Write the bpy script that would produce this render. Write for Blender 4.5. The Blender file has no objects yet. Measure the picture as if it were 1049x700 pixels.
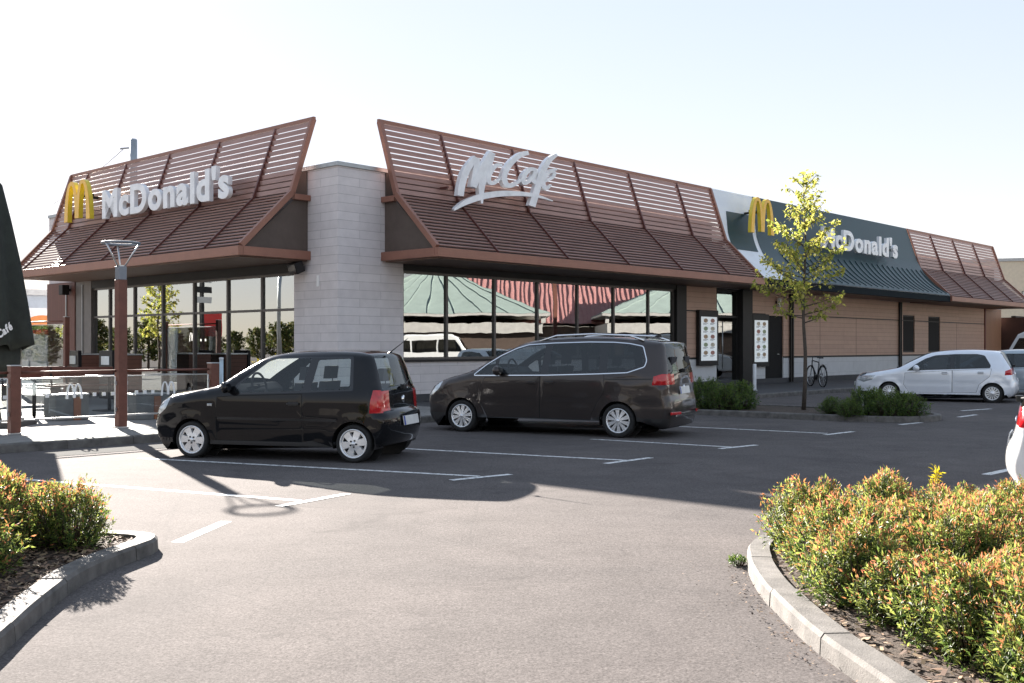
import bpy, bmesh, math, random
import numpy as np
from mathutils import Vector, Matrix
from mathutils.geometry import delaunay_2d_cdt
random.seed(7); RNG = np.random.default_rng(11)
R = math.radians
sc = bpy.context.scene
col = sc.collection

# ------------------------------------------------------------ camera, sky, sun, exposure
CAM_H, CAM_F, CX, HZ = 1.45, 1080.0, 524.5, 355.0
cd = bpy.data.cameras.new('camera'); cam = bpy.data.objects.new('camera', cd); col.objects.link(cam)
cam.location = (0, 0, CAM_H); cam.rotation_euler = (R(90), 0, 0)
cd.sensor_width = 36; cd.lens = 36 * CAM_F / 1049; cd.shift_y = (HZ - 350) / 1049
cd.clip_start = 0.1; cd.clip_end = 3000
sc.camera = cam
SUN_AZ, SUN_EL = -27.8, 19.3            # degrees clockwise from the viewing direction (+Y), above the horizon
world = bpy.data.worlds.new('World'); sc.world = world; world.use_nodes = True
wn = world.node_tree.nodes; wl = world.node_tree.links
sky = wn.new('ShaderNodeTexSky'); sky.sky_type = 'NISHITA'; sky.sun_disc = False
sky.sun_elevation = R(SUN_EL); sky.sun_rotation = R(SUN_AZ)
sky.air_density = 1.0; sky.dust_density = 0.1; sky.ozone_density = 1.0; sky.altitude = 50
bg = wn['Background']; bg.inputs[1].default_value = 0.115
hs = wn.new('ShaderNodeHueSaturation'); hs.inputs['Saturation'].default_value = 1.25; wl.new(sky.outputs[0], hs.inputs['Color']); gm = wn.new('ShaderNodeGamma'); gm.inputs[1].default_value = .3; wl.new(hs.outputs[0], gm.inputs[0]); tn = wn.new('ShaderNodeMix'); tn.data_type = 'RGBA'; tn.blend_type = 'MULTIPLY'; tn.inputs[0].default_value = 1; tn.inputs[7].default_value = (1.03, .955, .995, 1); wl.new(gm.outputs[0], tn.inputs[6]); wl.new(tn.outputs[2], bg.inputs[0])
sd = bpy.data.lights.new('sun', 'SUN'); sun = bpy.data.objects.new('sun', sd); col.objects.link(sun)
sd.energy = 5.0; sd.angle = R(0.53); sd.color = (1.0, 0.915, 0.83)
_s = Vector((math.sin(R(SUN_AZ)) * math.cos(R(SUN_EL)), math.cos(R(SUN_AZ)) * math.cos(R(SUN_EL)), math.sin(R(SUN_EL))))
sun.rotation_euler = (-_s).to_track_quat('-Z', 'Y').to_euler(); sun.location = (-20, 30, 40)
vs = sc.view_settings; vs.view_transform = 'Standard'; vs.look = 'None'; vs.gamma = 1; vs.use_curve_mapping = False
vs.exposure = 2.5
sc.cycles.max_bounces = 10; sc.cycles.transparent_max_bounces = 16; sc.cycles.glossy_bounces = 5
sc.cycles.caustics_reflective = False; sc.cycles.caustics_refractive = False

# ------------------------------------------------------------ measuring helpers
def gp(px, py, z=0.0):                  # a point of the horizontal plane z seen at a photo position
    d = CAM_F * (CAM_H - z) / (py - HZ)
    return Vector(((px - CX) / CAM_F * d, d, z))
CORNER = Vector((-3.89, 23.56, 0)); BROT = math.atan2(.7385, .6743)
DR = Vector((math.cos(BROT), math.sin(BROT), 0)); DL = Vector((-math.sin(BROT), math.cos(BROT), 0))
def bl(x, y, z=0.0): return CORNER + DR * x + DL * y + Vector((0, 0, z))     # building frame -> world
def to_b(p): q = Vector(p) - CORNER; return (q.dot(DR), q.dot(DL))
def bx(px, off=0.0):                    # distance along the long facade (y = -off) at photo column px
    r = (px - CX) / CAM_F; o = CORNER - DL * off
    return (r * o.y - o.x) / (DR.x - r * DR.y)
def by(px, off=0.0):
    r = (px - CX) / CAM_F; o = CORNER - DR * off
    return (r * o.y - o.x) / (DL.x - r * DL.y)
def hz(py, depth): return CAM_H + (HZ - py) * depth / CAM_F

# ------------------------------------------------------------ materials
MATS = {}
def new_mat(name):
    m = bpy.data.materials.new(name); m.use_nodes = True
    nt = m.node_tree; return m, nt, nt.nodes['Principled BSDF']
def ramp(nt, src, c0, c1, p0=0.0, p1=1.0):
    r = nt.nodes.new('ShaderNodeValToRGB'); r.color_ramp.elements[0].color = (*c0, 1); r.color_ramp.elements[1].color = (*c1, 1)
    r.color_ramp.elements[0].position = p0; r.color_ramp.elements[1].position = p1
    nt.links.new(src, r.inputs[0]); return r.outputs[0]
def noise(nt, scale, detail=4, rough=.55, vec=None, dist=0):
    n = nt.nodes.new('ShaderNodeTexNoise'); n.inputs['Scale'].default_value = scale; n.inputs['Detail'].default_value = detail
    n.inputs['Roughness'].default_value = rough; n.inputs['Distortion'].default_value = dist
    if vec is not None: nt.links.new(vec, n.inputs['Vector'])
    return n.outputs['Fac']
def objco(nt, sc_=(1, 1, 1), rot=(0, 0, 0)):
    t = nt.nodes.new('ShaderNodeTexCoord'); mp = nt.nodes.new('ShaderNodeMapping'); mp.inputs['Scale'].default_value = sc_
    mp.inputs['Rotation'].default_value = rot
    nt.links.new(t.outputs['Object'], mp.inputs[0]); return mp.outputs[0]
def mixc(nt, fac, a, b, mode='MIX'):
    m = nt.nodes.new('ShaderNodeMix'); m.data_type = 'RGBA'; m.blend_type = mode
    for i, v in ((0, fac), (6, a), (7, b)):
        if hasattr(v, 'node'): nt.links.new(v, m.inputs[i])
        elif i == 0: m.inputs[0].default_value = v
        else: m.inputs[i].default_value = (*v, 1)
    return m.outputs[2]
def bumpn(nt, b, h, strength=.3, dist=.01):
    n = nt.nodes.new('ShaderNodeBump'); n.inputs['Strength'].default_value = strength; n.inputs['Distance'].default_value = dist
    nt.links.new(h, n.inputs['Height']); nt.links.new(n.outputs[0], b.inputs['Normal'])
def mat(name, c, rough=.5, metal=0, var=.12, scale=4, bump=0, coat=0, spec=.5, stretch=(1, 1, 1), bscale=None):
    if name in MATS: return MATS[name]
    m, nt, b = new_mat(name); v = objco(nt, stretch)
    n = noise(nt, scale, 6, .6, v)
    lo = tuple(max(0, x * (1 - var)) for x in c); hi = tuple(min(1, x * (1 + var)) for x in c)
    nt.links.new(ramp(nt, n, lo, hi, .3, .7), b.inputs['Base Color'])
    b.inputs['Roughness'].default_value = rough; b.inputs['Metallic'].default_value = metal
    b.inputs['Coat Weight'].default_value = coat; b.inputs['Coat Roughness'].default_value = .03
    b.inputs['Specular IOR Level'].default_value = spec
    if bump: bumpn(nt, b, noise(nt, bscale or scale * 6, 4, .6, v), bump, .01)
    MATS[name] = m; return m
def glass(name, tint, refl, rough=0.0, wavy=0.0, glare=0.0):
    if name in MATS: return MATS[name]
    m, nt, b = new_mat(name); nt.nodes.remove(b)
    out = nt.nodes['Material Output']; tr = nt.nodes.new('ShaderNodeBsdfTransparent'); tr.inputs[0].default_value = (*tint, 1)
    gl = nt.nodes.new('ShaderNodeBsdfGlossy'); gl.inputs['Roughness'].default_value = rough; gl.inputs[0].default_value = (.93, .97, .97, 1)
    lw = nt.nodes.new('ShaderNodeLayerWeight'); lw.inputs['Blend'].default_value = .35
    ma = nt.nodes.new('ShaderNodeMath'); ma.operation = 'MULTIPLY_ADD'; ma.inputs[1].default_value = .75; ma.inputs[2].default_value = refl; ma.use_clamp = True
    nt.links.new(lw.outputs['Fresnel'], ma.inputs[0])
    mx = nt.nodes.new('ShaderNodeMixShader'); nt.links.new(ma.outputs[0], mx.inputs[0])
    nt.links.new(tr.outputs[0], mx.inputs[1]); nt.links.new(gl.outputs[0], mx.inputs[2]); nt.links.new(mx.outputs[0], out.inputs[0])
    if wavy:
        bn = nt.nodes.new('ShaderNodeBump'); bn.inputs['Strength'].default_value = wavy; bn.inputs['Distance'].default_value = .02
        nt.links.new(noise(nt, .9, 2, .4, objco(nt)), bn.inputs['Height']); nt.links.new(bn.outputs[0], gl.inputs['Normal'])
    if glare:  # pale translucent share mixed in to imitate bright sky on the pane
        tl = nt.nodes.new('ShaderNodeBsdfTranslucent'); tl.inputs[0].default_value = (.8, .85, .86, 1); m2 = nt.nodes.new('ShaderNodeMixShader'); m2.inputs[0].default_value = glare
        nt.links.new(mx.outputs[0], m2.inputs[1]); nt.links.new(tl.outputs[0], m2.inputs[2]); nt.links.new(m2.outputs[0], out.inputs[0])
    MATS[name] = m; return m
def leafmat(name, c, trans=.5, c2=None):
    if name in MATS: return MATS[name]
    m, nt, b = new_mat(name); out = nt.nodes['Material Output']
    v = objco(nt); n = noise(nt, 9, 2, .5, v)
    cc = ramp(nt, n, tuple(x * .75 for x in c), tuple(min(1, x * 1.25) for x in (c2 or c)), .35, .65)
    nt.links.new(cc, b.inputs['Base Color']); b.inputs['Roughness'].default_value = .5; b.inputs['Specular IOR Level'].default_value = .3
    tl = nt.nodes.new('ShaderNodeBsdfTranslucent'); nt.links.new(cc, tl.inputs[0])
    mx = nt.nodes.new('ShaderNodeMixShader'); mx.inputs[0].default_value = trans
    nt.links.new(b.outputs[0], mx.inputs[1]); nt.links.new(tl.outputs[0], mx.inputs[2]); nt.links.new(mx.outputs[0], out.inputs[0])
    MATS[name] = m; return m
def brickmat(name, c1, c2, mortar, bw, bh, ms=.006, rough=.75, bump=.4, offset=.5, var=.15):
    if name in MATS: return MATS[name]
    m, nt, b = new_mat(name)
    t = nt.nodes.new('ShaderNodeTexCoord'); s = nt.nodes.new('ShaderNodeSeparateXYZ'); nt.links.new(t.outputs['Object'], s.inputs[0])
    ad = nt.nodes.new('ShaderNodeMath'); nt.links.new(s.outputs[0], ad.inputs[0]); nt.links.new(s.outputs[1], ad.inputs[1])
    cb = nt.nodes.new('ShaderNodeCombineXYZ'); nt.links.new(ad.outputs[0], cb.inputs[0]); nt.links.new(s.outputs[2], cb.inputs[1])
    k = nt.nodes.new('ShaderNodeTexBrick'); k.offset = offset; nt.links.new(cb.outputs[0], k.inputs['Vector'])
    k.inputs['Color1'].default_value = (*c1, 1); k.inputs['Color2'].default_value = (*c2, 1); k.inputs['Mortar'].default_value = (*mortar, 1)
    k.inputs['Scale'].default_value = 1; k.inputs['Mortar Size'].default_value = ms; k.inputs['Mortar Smooth'].default_value = .1
    k.inputs['Brick Width'].default_value = bw; k.inputs['Row Height'].default_value = bh; k.inputs['Bias'].default_value = 0
    n = noise(nt, 3, 6, .65, t.outputs['Object'])
    nf = ramp(nt, n, (1 - var,) * 3, (1 + 0 * var,) * 3, .3, .7)
    nt.links.new(mixc(nt, 1.0, k.outputs['Color'], nf, 'MULTIPLY'), b.inputs['Base Color'])
    b.inputs['Roughness'].default_value = rough
    inv = nt.nodes.new('ShaderNodeMath'); inv.operation = 'SUBTRACT'; inv.inputs[0].default_value = 1; nt.links.new(k.outputs['Fac'], inv.inputs[1])
    bumpn(nt, b, inv.outputs[0], bump, .006)
    MATS[name] = m; return m

def asphalt():
    m, nt, b = new_mat('asphalt'); v = objco(nt)
    big = ramp(nt, noise(nt, .35, 5, .6, v, .6), (.106, .097, .094), (.148, .132, .125), .3, .7)
    med = ramp(nt, noise(nt, 2.2, 6, .7, v), (.82,) * 3, (1.08,) * 3, .3, .72)
    c = mixc(nt, 1.0, big, med, 'MULTIPLY')
    fine = noise(nt, 70, 3, .85, v)
    c = mixc(nt, 1.0, c, ramp(nt, fine, (.45,) * 3, (1.6,) * 3, .3, .7), 'MULTIPLY')
    c = mixc(nt, 1.0, c, ramp(nt, noise(nt, 26, 4, .8, v), (.74,) * 3, (1.25,) * 3, .32, .68), 'MULTIPLY')
    vo = nt.nodes.new('ShaderNodeTexVoronoi'); vo.inputs['Scale'].default_value = 55; nt.links.new(v, vo.inputs['Vector'])
    # pale aggregate grains showing here and there
    sp = nt.nodes.new('ShaderNodeTexNoise'); sp.inputs['Scale'].default_value = 160; sp.inputs['Detail'].default_value = 1; nt.links.new(v, sp.inputs['Vector'])
    c = mixc(nt, ramp(nt, sp.outputs['Fac'], (0, 0, 0), (.75,) * 3, .64, .70), c, (.13, .12, .115))
    # oil drips and old spots
    st = ramp(nt, noise(nt, 1.1, 8, .75, v, 1.2), (0, 0, 0), (.42,) * 3, .555, .68)
    c = mixc(nt, st, c, (.055, .051, .05))
    # thin cracks / construction seams
    vc = nt.nodes.new('ShaderNodeTexVoronoi'); vc.feature = 'DISTANCE_TO_EDGE'; vc.inputs['Scale'].default_value = .22
    wv = nt.nodes.new('ShaderNodeMapping'); nt.links.new(v, wv.inputs[0])
    nz = nt.nodes.new('ShaderNodeTexNoise'); nz.inputs['Scale'].default_value = 1.3; nz.inputs['Detail'].default_value = 5; nt.links.new(v, nz.inputs['Vector'])
    nt.links.new(mixc(nt, .18, v, nz.outputs['Color'], 'ADD'), vc.inputs['Vector'])
    c = mixc(nt, ramp(nt, vc.outputs['Distance'], (.22,) * 3, (0, 0, 0), .0, .0025), c, (.07, .068, .066))
    nt.links.new(c, b.inputs['Base Color'])
    b.inputs['Roughness'].default_value = .95; b.inputs['Specular IOR Level'].default_value = .06
    ad = nt.nodes.new('ShaderNodeMath'); ad.operation = 'ADD'; nt.links.new(fine, ad.inputs[0]); nt.links.new(vo.outputs['Distance'], ad.inputs[1])
    bumpn(nt, b, ad.outputs[0], .16, .004)
    MATS['asphalt'] = m; return m
def paving(name, c, size=.4):
    return brickmat(name, c, tuple(x * .9 for x in c), tuple(x * .45 for x in c), size, size, .006, .8, .3, .0)
def flatpave(name, c, w=.4, h=.4):
    m, nt, b = new_mat(name); t = nt.nodes.new('ShaderNodeTexCoord')
    k = nt.nodes.new('ShaderNodeTexBrick'); k.offset = .5; nt.links.new(t.outputs['Object'], k.inputs['Vector'])
    for i, cc in (('Color1', c), ('Color2', tuple(x * .88 for x in c)), ('Mortar', tuple(x * .5 for x in c))): k.inputs[i].default_value = (*cc, 1)
    k.inputs['Scale'].default_value = 1; k.inputs['Mortar Size'].default_value = .006; k.inputs['Brick Width'].default_value = w; k.inputs['Row Height'].default_value = h
    n = ramp(nt, noise(nt, 1.5, 7, .7, t.outputs['Object']), (.78,) * 3, (1.05,) * 3, .3, .7)
    nt.links.new(mixc(nt, 1.0, k.outputs['Color'], n, 'MULTIPLY'), b.inputs['Base Color']); b.inputs['Roughness'].default_value = .85
    bumpn(nt, b, noise(nt, 60, 3, .7, t.outputs['Object']), .2, .005)
    MATS[name] = m; return m
def paintline():
    m, nt, b = new_mat('road_paint'); v = objco(nt)
    w = ramp(nt, noise(nt, 14, 8, .8, v), (.12, .115, .11), (.74, .74, .72), .40, .50)
    nt.links.new(w, b.inputs['Base Color']); b.inputs['Roughness'].default_value = .75
    bumpn(nt, b, noise(nt, 90, 3, .7, v), .3, .004); MATS['road_paint'] = m; return m
def cladding(name, c, row=.20, wide=1.9):
    return brickmat(name, c, tuple(x * .9 for x in c), tuple(x * .45 for x in c), wide, row, .005, .55, .35, 0.0, .12)

# ------------------------------------------------------------ mesh helper
class MB:
    def __init__(s): s.V = []; s.F = []; s.I = []; s.S = []
    def add(s, vs_, fs, m=0, smooth=False):
        o = len(s.V); s.V += [tuple(v) for v in vs_]
        for f in fs: s.F.append(tuple(o + i for i in f)); s.I.append(m); s.S.append(smooth)
        return s
    def box(s, x0, x1, y0, y1, z0, z1, m=0):
        return s.add([(x, y, z) for x in (x0, x1) for y in (y0, y1) for z in (z0, z1)],
                     [(0, 1, 3, 2), (4, 6, 7, 5), (0, 4, 5, 1), (2, 3, 7, 6), (0, 2, 6, 4), (1, 5, 7, 3)], m)
    def obox(s, c, u, v, w, m=0):                       # centre and three half-axes
        c, u, v, w = map(Vector, (c, u, v, w))
        return s.add([c + a * u + b * v + d * w for a in (-1, 1) for b in (-1, 1) for d in (-1, 1)],
                     [(0, 1, 3, 2), (4, 6, 7, 5), (0, 4, 5, 1), (2, 3, 7, 6), (0, 2, 6, 4), (1, 5, 7, 3)], m)
    def beam(s, p0, p1, w, h, up=(0, 0, 1), m=0):
        p0, p1 = Vector(p0), Vector(p1); d = (p1 - p0); up = Vector(up)
        a = d.cross(up).normalized(); b = a.cross(d).normalized()
        return s.obox((p0 + p1) / 2, d / 2, a * w / 2, b * h / 2, m)
    def tube(s, pts, r, n=10, m=0, closed=False, cap=True):
        pts = [Vector(p) for p in pts]; N = len(pts); rings = []; ref = None
        for i, p in enumerate(pts):
            if closed: t = pts[(i + 1) % N] - pts[i - 1]
            else: t = pts[min(i + 1, N - 1)] - pts[max(i - 1, 0)]
            t.normalize()
            if ref is None: ref = t.orthogonal().normalized()
            ref = (ref - t * ref.dot(t)).normalized(); b = t.cross(ref)
            rr = r[i] if isinstance(r, (list, tuple)) else r
            rings.append([p + (ref * math.cos(2 * math.pi * k / n) + b * math.sin(2 * math.pi * k / n)) * rr for k in range(n)])
        vs_ = [v for q in rings for v in q]; fs = []
        for i in range(N if closed else N - 1):
            j = (i + 1) % N
            for k in range(n): fs.append((i * n + k, i * n + (k + 1) % n, j * n + (k + 1) % n, j * n + k))
        if cap and not closed: fs += [tuple(reversed(range(n))), tuple((N - 1) * n + k for k in range(n))]
        return s.add(vs_, fs, m, True)
    def prism(s, poly, ext, m=0):                       # 3-D polygon pushed along ext
        e = Vector(ext); n = len(poly); p = [Vector(q) for q in poly]
        fs = [tuple(range(n)), tuple(reversed(range(n, 2 * n)))] + [(i, n + i, n + (i + 1) % n, (i + 1) % n) for i in range(n)]
        return s.add(p + [q + e for q in p], fs, m)
    def lathe(s, prof, c=(0, 0, 0), ax=(0, 0, 1), n=28, m=0, closed=False, smooth=True):
        ax = Vector(ax).normalized(); u = ax.orthogonal().normalized(); v = ax.cross(u); c = Vector(c); vs_ = []; fs = []
        for r, h in prof:
            for k in range(n):
                a = 2 * math.pi * k / n; vs_.append(c + ax * h + (u * math.cos(a) + v * math.sin(a)) * r)
        P = len(prof)
        for i in range(P if closed else P - 1):
            j = (i + 1) % P
            for k in range(n): fs.append((i * n + k, i * n + (k + 1) % n, j * n + (k + 1) % n, j * n + k))
        return s.add(vs_, fs, m, smooth)
    def build(s, name, mats, parent=None, bevel=0, merge=0, smooth=None, loc=None, seg=2, fixn=True):
        me = bpy.data.meshes.new(name); me.from_pydata(s.V, [], s.F)
        if not isinstance(mats, (list, tuple)): mats = [mats]
        for m in mats: me.materials.append(m)
        me.polygons.foreach_set('material_index', s.I)
        me.polygons.foreach_set('use_smooth', s.S if smooth is None else [smooth] * len(s.F))
        if merge or fixn:
            b = bmesh.new(); b.from_mesh(me)
            if merge: bmesh.ops.remove_doubles(b, verts=b.verts, dist=merge)
            if fixn: bmesh.ops.recalc_face_normals(b, faces=b.faces)
            b.to_mesh(me); b.free()
        me.update()
        o = bpy.data.objects.new(name, me); col.objects.link(o)
        if parent is not None: o.parent = parent
        if loc is not None: o.location = loc
        if bevel:
            bm_ = o.modifiers.new('bevel', 'BEVEL'); bm_.width = bevel; bm_.segments = seg; bm_.limit_method = 'ANGLE'; bm_.angle_limit = R(40)
            bm_.harden_normals = False
        return o
def tag(o, label=None, cat=None, group=None, kind=None):
    for k, v in (('label', label), ('category', cat), ('group', group), ('kind', kind)):
        if v: o[k] = v
    return o
def thing(name, label, cat, loc=(0, 0, 0), rz=0.0, group=None):
    o = bpy.data.objects.new(name, None); col.objects.link(o); o.location = loc; o.rotation_euler = (0, 0, rz); o.empty_display_size = .2
    return tag(o, label, cat, group)
def dup(root, loc, rz, label, scale=1.0, swap=None):
    r = root.copy(); col.objects.link(r); r.location = loc; r.rotation_euler = (0, 0, rz); r.scale = (scale,) * 3 if not isinstance(scale, tuple) else scale
    r['label'] = label
    def rec(src, dst):
        for ch in list(src.children):
            c = ch.copy(); col.objects.link(c); c.parent = dst
            if swap:
                for i, sl in enumerate(c.material_slots):
                    nm_ = sl.material.name if sl.material else ''
                    if nm_ in swap: sl.link = 'OBJECT'; sl.material = swap[nm_]
            rec(ch, c)
    rec(root, r); return r
def catmull(pts, k=5, closed=False):
    out = []; n = len(pts)
    for i in range(n if closed else n - 1):
        g = lambda j: Vector(pts[j % n]) if closed else Vector(pts[max(0, min(n - 1, j))])
        p0, p1, p2, p3 = g(i - 1), g(i), g(i + 1), g(i + 2)
        for q in range(k):
            t = q / k; out.append(.5 * ((2 * p1) + (p2 - p0) * t + (2 * p0 - 5 * p1 + 4 * p2 - p3) * t * t + (3 * p1 - p0 - 3 * p2 + p3) * t ** 3))
    if not closed: out.append(Vector(pts[-1]))
    return out
def rounded(poly, rad, k=6):
    out = []; n = len(poly)
    for i in range(n):
        p, a, b = Vector(poly[i]), Vector(poly[i - 1]), Vector(poly[(i + 1) % n])
        r = rad[i] if isinstance(rad, (list, tuple)) else rad
        if r <= 0: out.append(p); continue
        u, v = (a - p).normalized(), (b - p).normalized()
        for q in range(k + 1):
            t = q / k; out.append((p + u * r) * (1 - t) ** 2 + p * 2 * t * (1 - t) + (p + v * r) * t * t)
    return out
# ------------------------------------------------------------ ground and paving
asphalt(); paintline()
kerb_m = mat('kerb_concrete', (.125, .117, .108), .88, var=.4, scale=7, bump=.35, bscale=90)
soil_m = mat('soil', (.06, .042, .03), .95, var=.4, scale=14, bump=1.0, bscale=60)
pave_m = flatpave('pale_paving', (.24, .23, .215), .5, .5)
pave_d = flatpave('grey_paving', (.075, .075, .078), .3, .3)
g = MB(); n = 24; S = 700
for i in range(n + 1):
    for j in range(n + 1): g.V.append((-S + 2 * S * i / n, -S + 2 * S * j / n + 200, 0))
for i in range(n):
    for j in range(n):
        a = i * (n + 1) + j; g.F.append((a, a + n + 1, a + n + 2, a + 1)); g.I.append(0); g.S.append(False)
tag(g.build('ground', MATS['asphalt'], fixn=False), kind='structure')

def kerb(path, w=.14, h=.11, stone=1.0, z0=0.0, side=1):
    """kerb stones along a 2-D path; the stones lie on the side given"""
    P = [Vector((p[0], p[1], 0)) for p in path]; L = [0]
    for a, b in zip(P, P[1:]): L.append(L[-1] + (b - a).length)
    def at(s):
        s = max(0, min(L[-1] - 1e-6, s))
        for i in range(len(P) - 1):
            if s <= L[i + 1]: return P[i].lerp(P[i + 1], (s - L[i]) / max(1e-9, L[i + 1] - L[i]))
        return P[-1].copy()
    def nrm(s):
        t = at(s + .12) - at(s - .12); t.normalize(); return Vector((-t.y, t.x, 0)) * side
    prof = [(0, -.02), (.006, h - .022), (.022, h), (w, h), (w, -.02)]
    m = MB(); N = max(1, round(L[-1] / stone)); st = L[-1] / N
    for k in range(N):
        s0, s1 = k * st + .004, (k + 1) * st - .004; q = max(2, int(math.ceil((s1 - s0) / .12)) + 1); rows = []
        dz = random.uniform(-.003, .003); dn = random.uniform(-.003, .003)
        for i in range(q):
            s_ = s0 + (s1 - s0) * i / (q - 1); p, nn = at(s_), nrm(s_)
            rows.append([p + nn * (a + dn) + Vector((0, 0, z0 + b + (dz if b > 0 else 0))) for a, b in prof])
        k_ = len(prof); v = [x for r in rows for x in r]; f = []
        for i in range(q - 1):
            for j in range(k_): f.append((i * k_ + j, i * k_ + (j + 1) % k_, (i + 1) * k_ + (j + 1) % k_, (i + 1) * k_ + j))
        f += [tuple(range(k_)), tuple(reversed(range((q - 1) * k_, q * k_)))]
        m.add(v, f)
    return tag(m.build('kerb', kerb_m), kind='structure')

# raised pavement round the restaurant; its kerb runs parallel to the long facade
KY = -4.05
def slab(name, pts, m, z, thick=.12):
    return tag(MB().prism([Vector((p[0], p[1], z - thick)) for p in pts], (0, 0, thick), 0).build(name, m), kind='structure')
PZ = .12
slab('pavement', [bl(x, y) for x, y in ((-30, KY + .14), (1.2, KY + .14), (1.2, -.0), (1.2, 30), (-30, 30))], pave_m, PZ)
slab('pavement', [bl(x, y) for x, y in ((1.204, KY + .14), (52, KY + .14), (52, 1.0), (1.204, 1.0))], pave_d, PZ - .003)
kerb([bl(x, KY).xy for x in np.linspace(-30, 52, 83)], side=1, h=.125)

# planting island that reaches out from the pavement between two parking bays
isl = [bl(4.35, KY - .02).xy, bl(4.38, -6.5).xy, bl(4.55, -9.3).xy, bl(4.95, -10.5).xy, bl(5.7, -11.05).xy, bl(6.5, -10.9).xy, bl(6.95, -10.2).xy, bl(7.05, -9.0).xy, bl(7.05, KY - .02).xy]
islp = [Vector((p[0], p[1])) for p in catmull([(*p, 0) for p in isl], 5)]
kerb(islp, side=1, h=.115)
def inset_pts(pts, d, side=1):
    out = []
    for i, p in enumerate(pts):
        t = (Vector(pts[min(i + 1, len(pts) - 1)]) - Vector(pts[max(i - 1, 0)])).normalized(); out.append(Vector((p[0], p[1])) + Vector((-t.y, t.x)) * d * side)
    return out
slab('planting_bed', inset_pts(islp, .12), soil_m, .09, .085)

# two front planting beds with pale kerbs
gl = [gp(0, 678), gp(81, 601.4), gp(115.4, 585), gp(146, 573)]
left_path = [(-2.12, 2.2)] + [(-2.22, 3.5), (-2.32, 4.4), (-2.40, 5.0), (-2.51, 5.6), (-2.60, 6.3), (-2.59, 6.8), (-2.53, 7.18), (-2.50, 7.40), (-2.57, 7.62), (-2.80, 7.74), (-3.2, 7.78), (-4.5, 7.82), (-7.0, 7.9)]
left_path = [Vector((p[0], p[1])) for p in catmull([(*p, 0) for p in left_path], 6)]
kerb(left_path, side=1, w=.15, h=.10, stone=.95)
slab('planting_bed', inset_pts(left_path, .13) + [Vector((-7, 2.2))], soil_m, .075, .07)
right_path = [(6.3, 8.22), (5.0, 8.19), (3.2, 8.1), (2.45, 8.02), (1.95, 7.8), (1.66, 7.35), (1.53, 6.85), (1.45, 6.2), (1.43, 5.6), (1.44, 5.0), (1.50, 4.4), (1.6, 3.4), (1.7, 2.2)]
right_path = [Vector((p[0], p[1])) for p in catmull([(*p, 0) for p in right_path], 6)]
kerb(right_path, side=1, w=.15, h=.10, stone=.95)
slab('planting_bed', inset_pts(right_path, .13) + [Vector((7.0, 2.2))], soil_m, .075, .07)

# painted lines of the parking bays
def line(p0, p1, w=.09, z=.002):
    p0, p1 = Vector(p0), Vector(p1); t = (p1 - p0); t.z = 0; L = t.length; t.normalize(); nn = Vector((-t.y, t.x, 0)); m = MB()
    k = max(1, int(L / .4))
    for i in range(k):
        a, b = p0 + t * L * i / k, p0 + t * L * (i + 1) / k
        m.add([a - nn * w / 2 + Vector((0, 0, z)), b - nn * w / 2 + Vector((0, 0, z)), b + nn * w / 2 + Vector((0, 0, z)), a + nn * w / 2 + Vector((0, 0, z))], [(0, 1, 2, 3)])
    return tag(m.build('parking_line', MATS['road_paint'], merge=.0005), kind='structure')
UU = Vector((-.910, .4147, 0))
for a, b, tk in (((310, 513.3), (60, 494), ((285, 519.2), (356, 506.2))), ((494, 488.3), (180, 471.5), ((462, 492.3), (523, 486.3))),
                 ((645, 472), (400, 459), ((620, 475.3), (667, 469.2))), ((752, 458.4), (640, 452), ((737, 460), (775, 456.2))),
                 ((850, 444.3), (690, 436.8), ((845, 445.8), (874, 442.4)))):
    p, q = gp(*a), gp(*b); d = (q - p).normalized(); L = min(6.2, (q - p).length + .6)
    for k in range(40):                 # stop at the kerb
        e = p + d * L
        if to_b(e)[1] > KY - .1: L -= .15
    line(p + d * .04, p + d * L)
    line(gp(*tk[0]), gp(*tk[1]), .10, .004)
line(gp(182, 555.8), gp(231.7, 534.3), .10)
for a, b in (((922, 435.2), (944, 433)), ((982, 427.5), (1000, 425)), ((1010, 486.5), (1042, 479.5)), ((985, 421), (1015, 419))): line(gp(*a), gp(*b), .11)

# ------------------------------------------------------------ restaurant
stone = brickmat('stone_cladding', (.76, .715, .71), (.69, .645, .64), (.50, .47, .465), 1.25, .195, .006, .7, .35, .5, .14)
stone_w = brickmat('pale_base', (.62, .63, .64), (.58, .59, .60), (.40, .40, .41), 1.15, .42, .004, .6, .2, .5, .1)
tan = cladding('tan_cladding', (.56, .36, .265), .17, 3.2)
tan2 = cladding('tan_vertical', (.36, .19, .11), 3.3, .16)
wood_d = cladding('brown_boards', (.16, .062, .043), 3.4, .13)
brown = mat('copper_brown', (.28, .13, .09), .42, .25, .1, 3, .08)
slat_m = mat('slat_brown', (.335, .20, .17), .38, .2, .18, 6, .05, stretch=(.3, .3, 4))
rib_m = mat('rib_brown', (.14, .055, .045), .4, .3)
dark = mat('dark_metal', (.022, .021, .021), .5, .2, spec=.3)
frame_m = mat('window_frame', (.10, .092, .088), .4, .4)
plinth_m = mat('dark_plinth', (.05, .05, .055), .7, bump=.2)
grey = mat('grey_panel', (.17, .155, .145), .5, .1)
backing = mat('bulkhead', (.10, .075, .062), .7)
soffit_m = cladding('soffit_boards', (.19, .12, .09), .14, 3.0)
coping = mat('coping_metal', (.34, .36, .37), .35, .6)
whitep = mat('white_panel', (.74, .77, .80), .35, 0, .05, 2)
teal = mat('teal_panel', (.008, .036, .040), .36, .0, .08, 2, spec=.35)
inner_w = mat('room_wall', (.16, .10, .07), .7, var=.3, scale=2)
inner_c = mat('room_ceiling', (.30, .28, .26), .8)
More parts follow.
